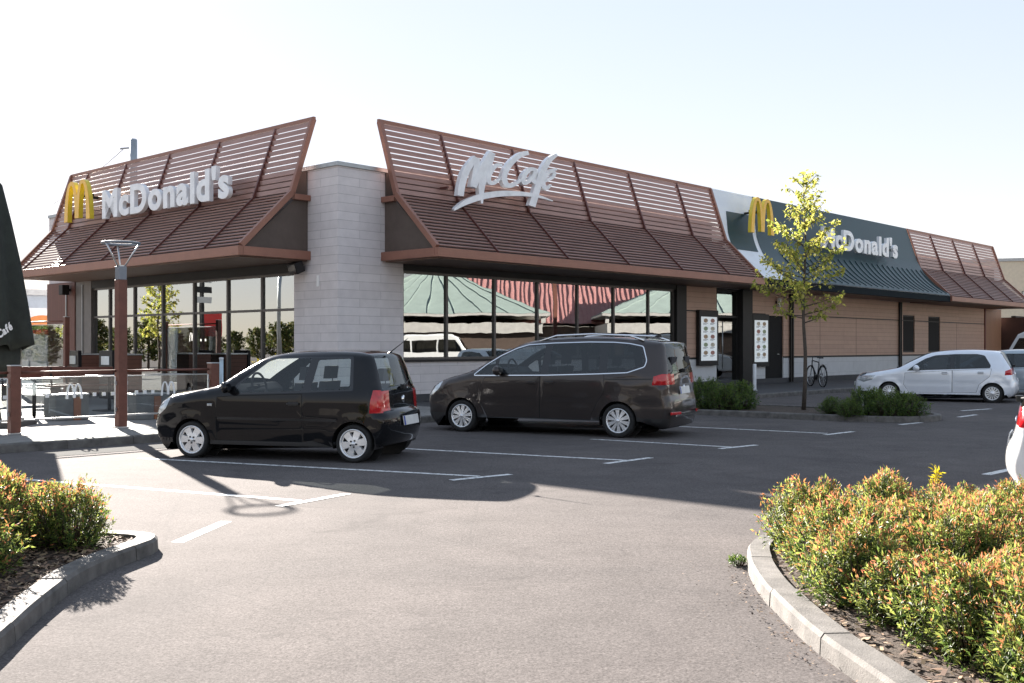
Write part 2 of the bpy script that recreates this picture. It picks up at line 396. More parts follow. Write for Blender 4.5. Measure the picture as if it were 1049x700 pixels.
inner_f = flatpave('room_floor', (.14, .12, .11), .45, .45)
wglass = glass('window_glass', (.60, .64, .62), .31, 0, .10)
RL, LL, WT = 44.6, 14.6, 5.5
bld = thing('restaurant', 'long low restaurant with brown louvred roof screens, grey stone corner pier and big windows', 'building', CORNER, BROT)
def part(mb, name, m, parent=None, **k): return mb.build(name, m, parent or bld, **k)
# stone corner pier, wall below and above the windows
w = MB(); T = .3
w.box(0, 1.95, 0, T, PZ, WT); w.box(0, T, T + .001, 1.64, PZ, WT)
w.box(1.951, 13.45, 0.0, T, PZ + .18, 1.08); w.box(1.951, RL, 0.002, T, 3.42, WT); w.box(0.002, T, 1.641, LL, 3.42, WT)
part(w, 'wall', stone, bevel=.006)
part(MB().box(-.012, 1.95, -.012, -.002, PZ, PZ + .17).box(-.012, -.002, -.002, 1.64, PZ, PZ + .17).box(1.951, RL, -.012, T, PZ, PZ + .178), 'plinth', plinth_m)
cp = MB().box(-.04, RL, -.04, .35, WT, WT + .09).box(-.04, .35, .351, LL, WT, WT + .09).box(RL - .35, RL, .351, LL, WT, WT + .09).box(.351, RL - .351, LL - .35, LL, WT, WT + .09)
part(cp, 'coping', coping)
part(MB().box(.31, RL - .31, .31, LL - .31, 4.6, 5.1), 'roof', mat('roof_felt', (.16, .16, .16), .9))
part(MB().box(RL - .3, RL, .31, LL, PZ, WT).box(.31, RL - .301, LL - .3, LL, PZ, WT), 'rear_wall', stone)
part(MB().box(13.6, RL - .31, .35, .55, PZ, 3.4).box(.35, 13.59, 9.0, 9.2, PZ, 3.4), 'partition', inner_w)
part(MB().box(.31, 13.59, .31, 8.99, 3.26, 3.30).box(.31, 13.59, 9.21, LL - .31, 3.26, 3.3), 'ceiling', inner_c)
part(MB().box(.31, 13.59, .31, LL - .31, PZ, PZ + .012), 'floor', inner_f)
# tan cladding with its pale base
def span(x0, x1, mb, z0, z1, y0=0.0, y1=.3): mb.box(x0, x1, y0, y1, z0, z1)
c = MB(); b_ = MB(); TR = 1.06
for x0, x1 in ((bx(702), bx(734)), (bx(767), bx(784)), (bx(802.5), bx(925)), (bx(937), bx(951)), (bx(963), bx(1009))):
    c = MB(); b_ = MB(); span(x0 + .002, x1 - .002, c, TR, 3.415); span(x0 + .002, x1 - .002, b_, PZ + .18, TR - .002); part(c, 'cladding', tan); part(b_, 'base_wall', stone_w)
for x0, x1 in ((bx(925), bx(937)), (bx(951), bx(963))): c = MB(); b_ = MB(); c2 = MB(); span(x0, x1, c, 2.85, 3.415); span(x0, x1, c2, TR, 1.18); span(x0, x1, b_, PZ + .18, TR - .002); part(c, 'cladding', tan); part(c2, 'cladding', tan); part(b_, 'base_wall', stone_w)
part(MB().box(bx(1009) + .01, RL, -.03, .3, PZ, 3.415), 'end_pier', tan2)
part(MB().box(bx(1009) - .12, bx(1009) + .005, -.05, 0, PZ, 3.415), 'corner_strip', mat('rust_red', (.16, .05, .035), .6))
for x0, x1 in ((bx(702), bx(734)), (bx(767), bx(784)), (bx(802.5), bx(925)), (bx(925), bx(1009) - .13)):
    part(MB().box(x0, x1, -.012, .004, 2.585, 2.625), 'trim', dark); part(MB().box(x0, x1, -.022, .004, TR - .03, TR + .03), 'trim', dark)
for px in (840, 877, 980): part(MB().box(bx(px) - .008, bx(px) + .008, -.004, .003, TR + .031, 2.58), 'joint', dark)
part(MB().box(bx(692), bx(702), -.06, .3, PZ, 3.415), 'column', dark, bevel=.01); part(MB().box(bx(757), bx(767), -.16, .3, PZ, 3.415), 'column', dark, bevel=.01)
for px in (809.5, 921): part(MB().box(bx(px) - .11, bx(px) - .045, -.10, -.03, PZ + .02, 3.4).box(bx(px) + .045, bx(px) + .11, -.10, -.03, PZ + .02, 3.4), 'drainpipe', dark)
for px0, px1 in ((925, 937), (951, 963)):
    wn_ = part(MB().box(bx(px0), bx(px1), .04, .09, 1.182, 2.848), 'window', dark)
    part(MB().box(bx(px0) + .07, bx(px1) - .07, .025, .037, 1.25, 2.78), 'pane', mat('dark_pane', (.010, .010, .011), .6, spec=.1), wn_)
    wn_.visible_shadow = True
# the glazed front: frames with a pane each
def glazing(axis, us, z0, z1, transoms=(), sill=True):
    f = lambda u, d, z: (u, d, z) if axis == 'R' else (d, u, z)
    def bb(m, u0, u1, d0, d1, za, zb):
        a, b2 = f(u0, d0, za), f(u1, d1, zb); m.box(min(a[0], b2[0]), max(a[0], b2[0]), min(a[1], b2[1]), max(a[1], b2[1]), za, zb)
    for u0, u1 in zip(us, us[1:]):
        m = MB(); t = .035
        bb(m, u0, u0 + t, .03, .14, z0, z1); bb(m, u1 - t + .001, u1 - .001, .03, .14, z0, z1)
        bb(m, u0 + t + .001, u1 - t, .03, .14, z1 - .06, z1); bb(m, u0 + t + .001, u1 - t, .03, .14, z0, z0 + .06)
        for tz in transoms: bb(m, u0 + t + .001, u1 - t, .035, .13, tz - .03, tz + .03)
        o = part(m, 'window', frame_m)
        zs = [z0 + .06] + [z for t_ in transoms for z in (t_ - .03, t_ + .03)] + [z1 - .06]
        p = MB()
        for za, zb in zip(zs[::2], zs[1::2]): bb(p, u0 + t, u1 - t, .075, .087, za, zb)
        part(p, 'pane', wglass if axis == 'R' else glass('terrace_glass', (.66, .70, .68), .46, 0, .06), o)
rx = [1.952, 3.42, 5.15, 6.85, 8.58, 10.28, 12.06, 13.45]
glazing('R', rx, 1.13, 3.25)
part(MB().box(1.952, 13.45, -.06, .2, 1.082, 1.128), 'sill', dark); part(MB().box(1.952, 13.6, -.02, .3, 3.252, 3.418), 'header', dark)
ly = [1.642, 3.0, 4.5, 6.09, 7.69, 9.24, 10.7, 11.7]
glazing('L', ly, PZ + .02, 3.18, (2.32,))
part(MB().box(-.02, .3, 1.642, 11.7, 3.182, 3.418), 'header', dark)
part(MB().box(-.03, .3, 11.702, 12.7, PZ, 3.415), 'side_panel', grey, bevel=.01)
part(MB().box(-.06, .3, 12.702, LL, PZ, 3.415), 'board_pier', wood_d)
part(MB().box(-.09, -.061, 13.2, 13.26, PZ, 3.3).box(-.06, -.031, 12.2, 12.24, PZ, 3.3), 'downpipe', coping)
# slatted screens and furniture seen behind the glass
for x0, x1 in ((3.6, 5.0), (8.8, 10.1), (12.2, 13.3)):
    m = MB()
    for k in range(17): m.box(x0, x1, .19, .22, 1.2 + k * .115, 1.25 + k * .115)
    m.box(x0, x0 + .05, .221, .25, 1.15, 3.2); m.box(x1 - .05, x1, .221, .25, 1.15, 3.2); part(m, 'slat_screen', mat('pale_slats', (.55, .42, .32), .6))
for y0, y1 in ((4.7, 6.0), (2.2, 2.9)):
    m = MB()
    for k in range(12): m.box(.5, .54, y0, y1, .25 + k * .13, .33 + k * .13)
    m.box(.541, .58, y0, y0 + .05, .13, 1.9); m.box(.541, .58, y1 - .05, y1, .13, 1.9); part(m, 'slat_screen', wood_d)
for (x, y) in ((1.3, 3.4), (1.4, 6.5), (1.5, 8.3), (3.2, 1.5), (6, 1.5), (9, 1.6), (11.5, 1.5)):
    part(MB().lathe([(0, .74), (.38, .74), (.38, .78), (0, .78)], (x, y, .13)).lathe([(.03, 0), (.03, .74)], (x, y, .13)).lathe([(0, .02), (.22, .02), (.22, 0), (0, 0)], (x, y, .13)), 'dining_table', inner_w)
# entrance doors on the long side
def door(x0, x1, z1, glassy):
    m = MB(); t = .07
    m.box(x0, x0 + t, .02, .12, PZ, z1); m.box(x1 - t, x1, .02, .12, PZ, z1); m.box(x0 + t, x1 - t, .02, .12, z1 - .08, z1); m.box(x0 + t, x1 - t, .02, .12, PZ, PZ + .12)
    d = part(m, 'door', dark)
    part(MB().box(x0 + t, x1 - t, .06, .075, PZ + .12, z1 - .08), 'pane', wglass if glassy else dark, d)
    part(MB().tube([(x0 + .3, -.05, .7), (x0 + .3, -.05, 2.3)], .018).box(x0 + .29, x0 + .31, -.05, .02, .8, .83).box(x0 + .29, x0 + .31, -.05, .02, 2.1, 2.13), 'handle', coping, d)
    return d
door(bx(734), bx(757) - .005, 2.5, True)
fl = part(MB().box(bx(734), bx(757) - .005, .02, .12, 3.33, 3.415).box(bx(734), bx(734) + .06, .02, .12, 2.502, 3.329).box(bx(757) - .065, bx(757) - .005, .02, .12, 2.502, 3.329), 'window', dark)
part(MB().box(bx(734) + .06, bx(757) - .065, .06, .075, 2.51, 3.329), 'pane', wglass, fl)
dd = part(MB().box(bx(784), bx(802.5), .05, .14, PZ, 2.56), 'door', mat('black_door', (.008, .008, .009), .6, spec=.15)); part(MB().box(bx(784), bx(802.5), 0, .3, 2.562, 3.415), 'cladding', tan)
part(MB().box(bx(797), bx(797) + .14, .02, .045, 1.15, 1.18), 'handle', coping, dd)
part(MB().box(bx(767) + .15, bx(767) + .27, -.02, .0, 1.33, 1.46), 'bell_plate', coping)

# louvred roof screens
FS, FZ, KS, KZ, TS, TZ = 1.87, 3.64, .49, 4.95, -.10, 6.70
def screen(axis, a0, a1, ribs, end_lo=True, end_hi=True, cut=0.0):
    f = (lambda a, s, z: Vector((a, -s, z))) if axis == 'R' else (lambda a, s, z: Vector((-s, a, z)))
    av = f(1, 0, 0); mid = (a0 + a1) / 2; hl = (a1 - a0) / 2
    def bb(m, a, b, s0, s1, z0, z1):
        p, q = f(a, s0, z0), f(b, s1, z1); m.box(min(p.x, q.x), max(p.x, q.x), min(p.y, q.y), max(p.y, q.y), z0, z1)
    m = MB(); bb(m, a0, a1 - cut, FS - .06, FS + .06, FZ - .21, FZ)
    for e, on in ((a0, end_lo), (a1, end_hi)):
        if not on: continue
        s = 1 if e == a0 else -1; eb = e if e == a0 else a1 - cut
        bb(m, min(eb, eb + s * .14), max(eb, eb + s * .14), .004, FS - .062, FZ - .205, FZ - .005)
        bb(m, min(e, e + s * .12), max(e, e + s * .12), .004, KS - .04, KZ - .16, KZ - .03)
        e2 = e + s * .05
        m.beam(f(eb + s * .05, FS - .03, FZ + .01), f(e2, KS, KZ), .10, .13, f(0, 1, 1) * -1 if False else av.cross(f(0, FS - KS, FZ - KZ)).normalized())
        m.beam(f(e2, KS + .003, KZ - .005), f(e2, TS, TZ), .098, .128, av.cross(f(0, KS - TS, KZ - TZ)).normalized())
    aw = part(m, 'roof_screen', brown, bevel=.008)
    sl = MB()
    def run(s0, z0, s1, z1, n, wfrac, tilt, th, ct=.0):
        L = math.hypot(s1 - s0, z1 - z0); ds, dz = (s1 - s0) / L, (z1 - z0) / L
        ca, sa = math.cos(tilt), math.sin(tilt); us, uz = ds * ca - dz * sa, ds * sa + dz * ca
        for k in range(n):
            t = (k + .5) / n; s, z = s0 + (s1 - s0) * t, z0 + (z1 - z0) * t; wd = L / n * wfrac / 2
            q_ = ct * (1 - t) / 2; sl.obox(f(mid - q_, s, z), av * (hl - .1 - q_), f(0, us, uz) * wd, f(0, -uz, us) * th)
    run(FS - .05, FZ + .03, KS, KZ, 15, .62, R(18), .011, cut)
    run(KS, KZ, TS, TZ - .04, 12, .70, R(-14), .011)
    part(sl, 'slats', slat_m, aw)
    tr_ = MB(); tr_.beam(f(a0, TS, TZ), f(a1, TS, TZ), .07, .09); part(tr_, 'top_rail', brown, aw)
    nl = av.cross(f(0, FS - KS, FZ - KZ)).normalized(); nu = av.cross(f(0, KS - TS, KZ - TZ)).normalized()
    def out(nv): return nv if nv.dot(f(0, 1, .6)) > 0 else -nv
    nl, nu = out(nl), out(nu)
    for r in ribs:
        rb = MB()
        rb.beam(f(r, FS - .02, FZ) + nl * .03, f(r, KS, KZ) + nl * .035, .035, .05, nl)
        rb.beam(f(r, KS, KZ) + nl * .03, f(r, TS, TZ) - nu * .03, .05, .11, nu)
        rb.beam(f(r, KS - .05, KZ), f(r, 0.01, KZ - .05), .05, .05)
        part(rb, 'rib', rib_m, aw)
    bk = MB(); bk.prism([f(a0 + .12, .005, FZ - .19), f(a0 + .12, FS - .12, FZ - .19), f(a0 + .12, FS - .16, FZ), f(a0 + .12, KS - .14, KZ - .12), f(a0 + .12, .005, KZ - .12)], av * (a1 - a0 - .24 - cut))
    bb(bk, a0 + .13, a1 - .13, .002, .03, KZ - .119, WT - .01)
    part(bk, 'bulkhead', backing, aw)
    sf = MB(); bb(sf, a0 + .145, a1 - .145 - cut, .004, FS - .064, FZ - .235, FZ - .195); part(sf, 'soffit', soffit_m, aw)
    return aw
A0, A1, A2, A3 = 1.25, 15.72, 32.15, 43.6
screen('R', A0, A1, [A0 + t for t in (2.0, 4.6, 7.2, 9.8, 12.4)])
screen('L', .985, 13.25, [.985 + t for t in (1.5, 3.92, 6.36, 8.76, 11.1)], cut=.5)
screen('R', A2, A3, [A2 + t for t in (2.75, 5.6, 8.4)])
# smooth white and teal roof section between the two long-side screens
prof = [(1.86, 3.66), (1.80, 3.74)] + [((1 - t) ** 2 * 1.80 + 2 * t * (1 - t) * .84 + t * t * .40, (1 - t) ** 2 * 3.74 + 2 * t * (1 - t) * 4.30 + t * t * 5.25) for t in np.linspace(.08, 1, 12)] + [(.15, 6.0), (TS, TZ + .04)]
def shell(name, m, xl, xr, off, parent=None, i0=0, i1=None):
    pr = prof[i0:i1]; vs_ = []; k = len(pr)
    def nr(i):
        a, b2 = pr[max(0, i - 1)], pr[min(k - 1, i + 1)]; t = Vector((b2[0] - a[0], b2[1] - a[1])).normalized(); return Vector((t.y, -t.x))
    for dd_ in (0, -.05 if off == 0 else -.010):
        for i, (s, z) in enumerate(pr):
            nn = nr(i); u = i / (k - 1)
            for x in (xl(s, z), xr(s, z)): vs_.append((x, -(s + nn.x * (off + dd_)), z + nn.y * (off + dd_)))
    fs = []; o = 2 * k
    for i in range(k - 1):
        fs += [(2 * i, 2 * i + 1, 2 * i + 3, 2 * i + 2), (o + 2 * i, o + 2 * i + 2, o + 2 * i + 3, o + 2 * i + 1), (2 * i, 2 * i + 2, o + 2 * i + 2, o + 2 * i), (2 * i + 1, o + 2 * i + 1, o + 2 * i + 3, 2 * i + 3)]
    fs += [(0, o, o + 1, 1), (2 * k - 2, 2 * k - 1, o + 2 * k - 1, o + 2 * k - 2)]
    mb = MB().add(vs_, fs); o_ = part(mb, name, m, parent); 
    for p_ in o_.data.polygons: p_.use_smooth = True
    md = o_.modifiers.new('split', 'EDGE_SPLIT'); md.split_angle = R(35)
    return o_
wsec = shell('roof_panel', whitep, lambda s, z: A1 + .03, lambda s, z: A2 - .03, 0)
slant = lambda pa, pb: (lambda s, z: bx(pa, TS) + (bx(pb, FS) - bx(pa, TS)) * (TZ - z) / (TZ - FZ))
shell('teal_panel', teal, slant(770, 806), lambda s, z: A2 - .05, .014, wsec)
shell('teal_panel', teal, slant(741.5, 776), slant(767, 801), .014, wsec, 9, 15)
sm_ = MB()
for k in range(26):
    xx = A1 + 3.3 + k * .51
    if xx < A2 - .3: sm_.tube([(xx, -(s + .028), z + .012) for s, z in prof[1:11]], .014, 6)
part(sm_, 'canopy_ribs', teal, wsec)
part(MB().box(A1 + .03, A2 - .03, -1.85, -1.72, 3.40, 3.645), 'fascia', mat('black_fascia', (.008, .014, .018), .75, spec=.1), wsec)
part(MB().box(A1 + .03, A2 - .03, -1.718, -.005, 3.425, 3.445), 'soffit', soffit_m, wsec)

# lettering and emblems that stand off the roof screens
yellow = mat('yellow_plastic', (.92, .50, .02), .35, coat=.2); yedge = mat('yellow_edge', (.80, .62, .05), .3, coat=.2); wletter = mat('white_plastic', (.86, .87, .88), .3, coat=.2)
def arches(h, w, th=None, n=18):
    """outline of a double-arched M standing on z = 0, centred on x = 0"""
    c, ao, ai, hi = .22, .28, .145, .90; P = []
    xo = [c - ao + 2 * ao * i / n for i in range(n + 1)]
    yo = lambda x: max(0, 1 - abs((x - c) / ao) ** 2.3) ** .55
    yi = lambda x: hi * max(0, 1 - abs((x - c) / ai) ** 2.3) ** .55
    xs = [c + ao * math.cos(a) for a in np.linspace(0, math.pi, 3 * n)]
    right_outer = [(x, yo(x)) for x in xs if x >= 0]
    if right_outer[-1][0] > 1e-4: right_outer.append((0.0, yo(0)))
    left_outer = [(-x, y) for x, y in reversed(right_outer[:-1])]
    ins = [c + ai * math.cos(a) for a in np.linspace(math.pi, 0, 2 * n)]
    left_inner = [(-c - ai * math.cos(a), yi(c + ai * math.cos(a))) for a in np.linspace(0, math.pi, 2 * n)]
    left_inner[-1] = (left_inner[-1][0], .06)
    right_inner = [(-x, y) for x, y in reversed(left_inner)]
    P = right_outer + left_outer + left_inner + right_inner
    return [(x * w, y * h) for x, y in P]
FONT_CACHE = {}
def glyph(ch, bold=.028):
    """mesh of one flat character: verts, faces, width"""
    if ch in FONT_CACHE: return FONT_CACHE[ch]
    cu = bpy.data.curves.new('glyph', 'FONT'); cu.body = ch; cu.size = 1.0; cu.offset = bold; cu.fill_mode = 'BOTH'; cu.extrude = .12; cu.bevel_depth = .012; cu.bevel_resolution = 1; cu.resolution_u = 6
    o = bpy.data.objects.new('glyph', cu); col.objects.link(o); bpy.context.view_layer.update()
    me = o.evaluated_get(bpy.context.evaluated_depsgraph_get()).to_mesh()
    V = [v.co.copy() for v in me.vertices]; Fc = [tuple(p.vertices) for p in me.polygons]
    o.evaluated_get(bpy.context.evaluated_depsgraph_get()).to_mesh_clear()
    bpy.data.objects.remove(o); bpy.data.curves.remove(cu)
    FONT_CACHE[ch] = (V, Fc); return FONT_CACHE[ch]
capH = max(v.y for v in glyph('M')[0])
def word(text, x0, x1, z0, cap, to3d, m, parent, deep=.06, gap=.075, name='letter'):
    k = cap / capH; ws = []
    for ch in text:
        V = glyph(ch)[0]; ws.append((min(v.x for v in V), max(v.x for v in V)))
    tot = sum(b - a for a, b in ws) + gap * (len(text) - 1); kx = (x1 - x0) / tot; cur = 0
    for ch, (a, b) in zip(text, ws):
        V, Fc = glyph(ch); mb = MB()
        mb.add([to3d(x0 + (cur + v.x - a) * kx, z0 + v.y * k, v.z / .132 * deep) for v in V], Fc)
        mb.build(name, m, parent, merge=.0004); cur += (b - a) + gap
def sign(axis, nm, label, cat, at, zc): return thing(nm, label, cat, bl(*at, zc), BROT)
SO = .75
# long side: white word and yellow arches
t = thing('sign_lettering', 'row of raised white letters on the teal roof panel behind the young tree', 'sign lettering', bl(24.3, -SO, 5.19), BROT)
x_a, x_b = bx(842, SO), bx(918.5, SO)
word("McDonald's", x_a - 24.3, x_b - 24.3, 0, .75, lambda x, z, d: (x, -d, z), wletter, t)
brk = MB()
for k in range(5): xx = x_a - 24.3 + (k + .5) * (x_b - x_a) / 5; brk.beam((xx, .08, .3), (xx, SO - .28, .3), .05, .05)
brk.beam((x_a - 24.3, .1, .3), (x_b - 24.3, .1, .3), .06, .06); brk.build('bracket', dark, t)
def arch_sign(label, loc, rz, h, w, axis):
    t = thing('arch_emblem', label, 'roof emblem', loc, rz)
    P = arches(h, w)
    MB().prism([(x, -.11, z) for x, z in P], (0, .012, 0)).build('face', yellow, t)
    MB().prism([(x, -.097, z) for x, z in P], (0, .12, 0)).build('casing', yedge, t)
    MB().beam((-w * .3, .14, h * .62), (w * .3, .14, h * .62), .08, .08).beam((0, .18, h * .62), (0, .6, h * .62), .07, .07).build('bracket', dark, t)
    return t
xm = (bx(767, SO) + bx(790, SO)) / 2
arch_sign('yellow double arch emblem on the white and teal roof panel', bl(xm, -SO, 5.28), BROT, 1.22, 1.55, 'R')
ym0, ym1 = by(95.5, SO), by(69.5, SO)
arch_sign('yellow double arch emblem on the end louvred screen above the terrace', bl(-SO, (ym0 + ym1) / 2, 5.06), BROT - R(90), 1.15, ym1 - ym0, 'L')
yw0, yw1 = by(236.5, SO), by(106.5, SO)
t = thing('sign_lettering', 'row of raised white letters on the louvred screen above the terrace', 'sign lettering', bl(-SO, (yw0 + yw1) / 2, 5.03), BROT - R(90))
hw = (yw1 - yw0) / 2
word("McDonald's", -hw, hw, 0, .75, lambda x, z, d: (x, -d, z), wletter, t)
brk = MB()
for k in range(5): xx = -hw + (k + .5) * hw * 2 / 5; brk.beam((xx, .06, .12), (xx, SO - .3, .12), .05, .05)
brk.beam((-hw, .1, .12), (hw, .1, .12), .06, .06); brk.build('bracket', rib_m, t)
# script sign of brush strokes
t = thing('script_sign', 'white handwritten style lettering with an underline swoosh on the corner roof screen', 'sign lettering', bl(3.4, -SO, 5.0), BROT)
def s2(u, v):
    px, py = 450 + u / 8.07, 145 + v / 8.07; x = bx(px, SO); dep = bl(x, -SO).y; return Vector((x - 3.4, 0, hz(py, dep) - 5.0))
def stroke(pts, ws, nm='letter', dy=0.0, mb=None):
    c_ = catmull([(p[0], p[1], wd) for p, wd in zip(pts, ws)], 7); mb = mb or MB(); n = len(c_)
    P2 = [Vector((c.x, c.y)) for c in c_]; L_, R_ = [], []
    for i in range(n):
        tt = (P2[min(i + 1, n - 1)] - P2[max(i - 1, 0)]).normalized(); nn = Vector((-tt.y, tt.x))
        L_.append(P2[i] + nn * c_[i].z / 2); R_.append(P2[i] - nn * c_[i].z / 2)
    v = []
    for d in (-.06 + dy, .06 + dy):
        for i in range(n):
            for q in (L_[i], R_[i]): p = s2(q.x, q.y); v.append((p.x, d, p.z))
    o = 2 * n; f = []
    for i in range(n - 1):
        a = 2 * i; f += [(a, a + 2, a + 3, a + 1), (o + a, o + a + 1, o + a + 3, o + a + 2), (a, o + a, o + a + 2, a + 2), (a + 1, a + 3, o + a + 3, o + a + 1)]
    f += [(0, 1, o + 1, o), (2 * n - 2, o + 2 * n - 2, o + 2 * n - 1, 2 * n - 1)]
    mb.add(v, f); return mb
M_ = stroke([(162, 452), (178, 350), (215, 240), (290, 132)], [52, 54, 56, 40]); stroke([(300, 140), (292, 240), (268, 380)], [44, 50, 52], dy=.004, mb=M_)
stroke([(268, 378), (330, 250), (425, 92)], [50, 54, 50], dy=-.004, mb=M_); stroke([(430, 96), (385, 240), (340, 370), (342, 515)], [46, 56, 54, 14], dy=.008, mb=M_)
M_.build('letter', wletter, t)
stroke([(508, 200), (452, 205), (400, 280), (402, 338), (440, 345), (492, 310)], [22, 34, 38, 34, 30, 14]).build('letter', wletter, t)
stroke([(725, 95), (650, 120), (570, 195), (525, 290), (545, 360), (600, 360), (665, 320)], [34, 42, 44, 44, 42, 34, 18]).build('letter', wletter, t)
a_ = stroke([(790, 238), (735, 235), (685, 295), (690, 345), (735, 325), (790, 250)], [26, 34, 36, 34, 30, 26]); stroke([(792, 235), (765, 310), (785, 340), (820, 320)], [34, 34, 30, 14], dy=.006, mb=a_); a_.build('letter', wletter, t)
stroke([(958, 112), (890, 165), (830, 280), (795, 400), (752, 538)], [26, 44, 50, 52, 56], dy=-.006).build('letter', wletter, t)
e_ = stroke([(862, 330), (925, 300), (940, 262), (905, 252), (855, 310), (850, 365), (875, 390), (915, 360)], [22, 26, 28, 28, 34, 36, 32, 14], dy=.006); stroke([(895, 240), (960, 232)], [16, 20], mb=e_); e_.build('letter', wletter, t)
stroke([(108, 570), (220, 500), (400, 445), (600, 432), (780, 450), (925, 494)], [14, 44, 50, 42, 26, 6]).build('swoosh', wletter, t)
for k in (-.6, .45, 1.4): MB().beam((k, .1, .25), (k, SO - .3, .25), .05, .05).build('bracket', rib_m, t)
# ------------------------------------------------------------ vehicles
black_trim = mat('black_trim', (.014, .014, .015), .45, var=.2, bump=.05, scale=30)
gloss_black = mat('gloss_black', (.008, .008, .009), .08, coat=.5)
seam_m = mat('panel_gap', (.004, .004, .004), .9)
chrome = mat('chrome', (.75, .76, .78), .12, 1, .03)
tyre_m = mat('tyre_rubber', (.018, .018, .018), .85, var=.3, scale=20, bump=.2)
alloy = mat('alloy_silver', (.80, .81, .82), .32, .6, .05)
alloy_dark = mat('rim_black', (.02, .02, .02), .7)  # black of the backing disc behind the spokes and of the bolts
carglass = glass('car_glass', (.78, .84, .84), .025)
carglass_d = glass('dark_car_glass', (.22, .24, .25), .03)
tail_m = mat('tail_red', (.50, .012, .016), .12, coat=.6, var=.25, scale=14)
tail_o = mat('tail_clear', (.62, .35, .33), .12, coat=.6)
head_m = mat('headlight_lens', (.50, .54, .56), .08, .4, .35, 18, coat=1)
plate_m = mat('plate_white', (.72, .72, .70), .4)
plate_t = mat('plate_letters', (.03, .03, .03), .5)
seat_m = mat('seat_fabric', (.045, .045, .05), .9)
def paint(name, c, metal=0, rough=.22):
    m = mat(name, c, rough, metal, .05, 2, coat=1.0, spec=.05); m.node_tree.nodes['Principled BSDF'].inputs['Coat IOR'].default_value = 1.38; return m
def pip(p, poly):
    x, y = p; c = False; n = len(poly); j = n - 1
    for i in range(n):
        xi, yi = poly[i][0], poly[i][1]; xj, yj = poly[j][0], poly[j][1]
        if (yi > y) != (yj > y) and x < (xj - xi) * (y - yi) / (yj - yi) + xi: c = not c
        j = i
    return c
def seg_d(p, a, b):
    ax, ay = a[0], a[1]; dx, dy = b[0] - ax, b[1] - ay; L = dx * dx + dy * dy
    t = 0 if L == 0 else max(0, min(1, ((p[0] - ax) * dx + (p[1] - ay) * dy) / L))
    return math.hypot(p[0] - ax - dx * t, p[1] - ay - dy * t)
def inset(poly, d):
    A = sum(poly[i - 1][0] * poly[i][1] - poly[i][0] * poly[i - 1][1] for i in range(len(poly))); s = 1 if A > 0 else -1; out = []; n = len(poly)
    for i in range(n):
        p, a, b = Vector(poly[i][:2]), Vector(poly[i - 1][:2]), Vector(poly[(i + 1) % n][:2])
        u, v = (p - a).normalized(), (b - p).normalized(); n1 = Vector((-u.y, u.x)); n2 = Vector((-v.y, v.x)); q = n1 + n2
        k = max(.35, 1 + n1.dot(n2)); out.append(p + q * (d * s / k))
    return out
def arc(c, r, n=26): return [Vector((c[0] + r * math.cos(2 * math.pi * i / n), c[1] + r * math.sin(2 * math.pi * i / n))) for i in range(n)]

def rim_mesh(r, style):
    """wheel disc in the xz plane facing +y"""
    m = MB(); ay = (0, 1, 0)
    m.lathe([(r * .94, -.09), (r, .0), (r * 1.0, .012), (r * .93, .014), (r * .88, -.01), (r * .86, -.10)], ax=ay, n=40, m=0)
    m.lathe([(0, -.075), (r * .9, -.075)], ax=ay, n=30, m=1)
    m.lathe([(0, .02), (r * .12, .02), (r * .16, .008), (r * .2, -.03)], ax=ay, n=20, m=0)
    def spoke(a, w0, w1, h0=.004, h1=-.004):
        ca, sa = math.cos(a), math.sin(a); e = Vector((ca, 0, sa)); q = Vector((-sa, 0, ca)); Y = Vector((0, 1, 0))
        v = []
        for rr, ww, hh in ((r * .12, w0, h0), (r * .5, (w0 + w1) / 2, (h0 + h1) / 2 - .002), (r * .91, w1, h1)):
            for sgn in (-1, 1): v += [e * rr + q * sgn * ww * .5 + Y * hh, e * rr + q * sgn * ww * .62 + Y * (hh - .035)]
        f = []
        for i in (0, 4): f += [(i, i + 2, i + 6, i + 4), (i + 1, i, i + 4, i + 5), (i + 2, i + 3, i + 7, i + 6)]
        m.add(v, f, 0)
    if style == 'six':
        for k in range(6): spoke(math.pi / 2 + k * math.pi / 3, r * .34, r * .52)
        m.lathe([(r * .80, -.012), (r * .92, -.012)], ax=ay, n=36, m=0)
        for k in range(5): a = k * 2 * math.pi / 5; m.lathe([(0, .012), (.011, .012), (.011, 0)], (r * .23 * math.cos(a), 0, r * .23 * math.sin(a)), ay, 8, 1)
    elif style == 'double':
        for k in range(10):
            for d in (-.105, .105): spoke(k * math.pi / 5 + d, r * .085, r * .16)
    else:
        for k in range(14): spoke(k * math.pi / 7, r * .07, r * .23)
        m.lathe([(r * .14, .004), (r * .34, .002), (r * .36, -.02)], ax=ay, n=28, m=0)
    return m

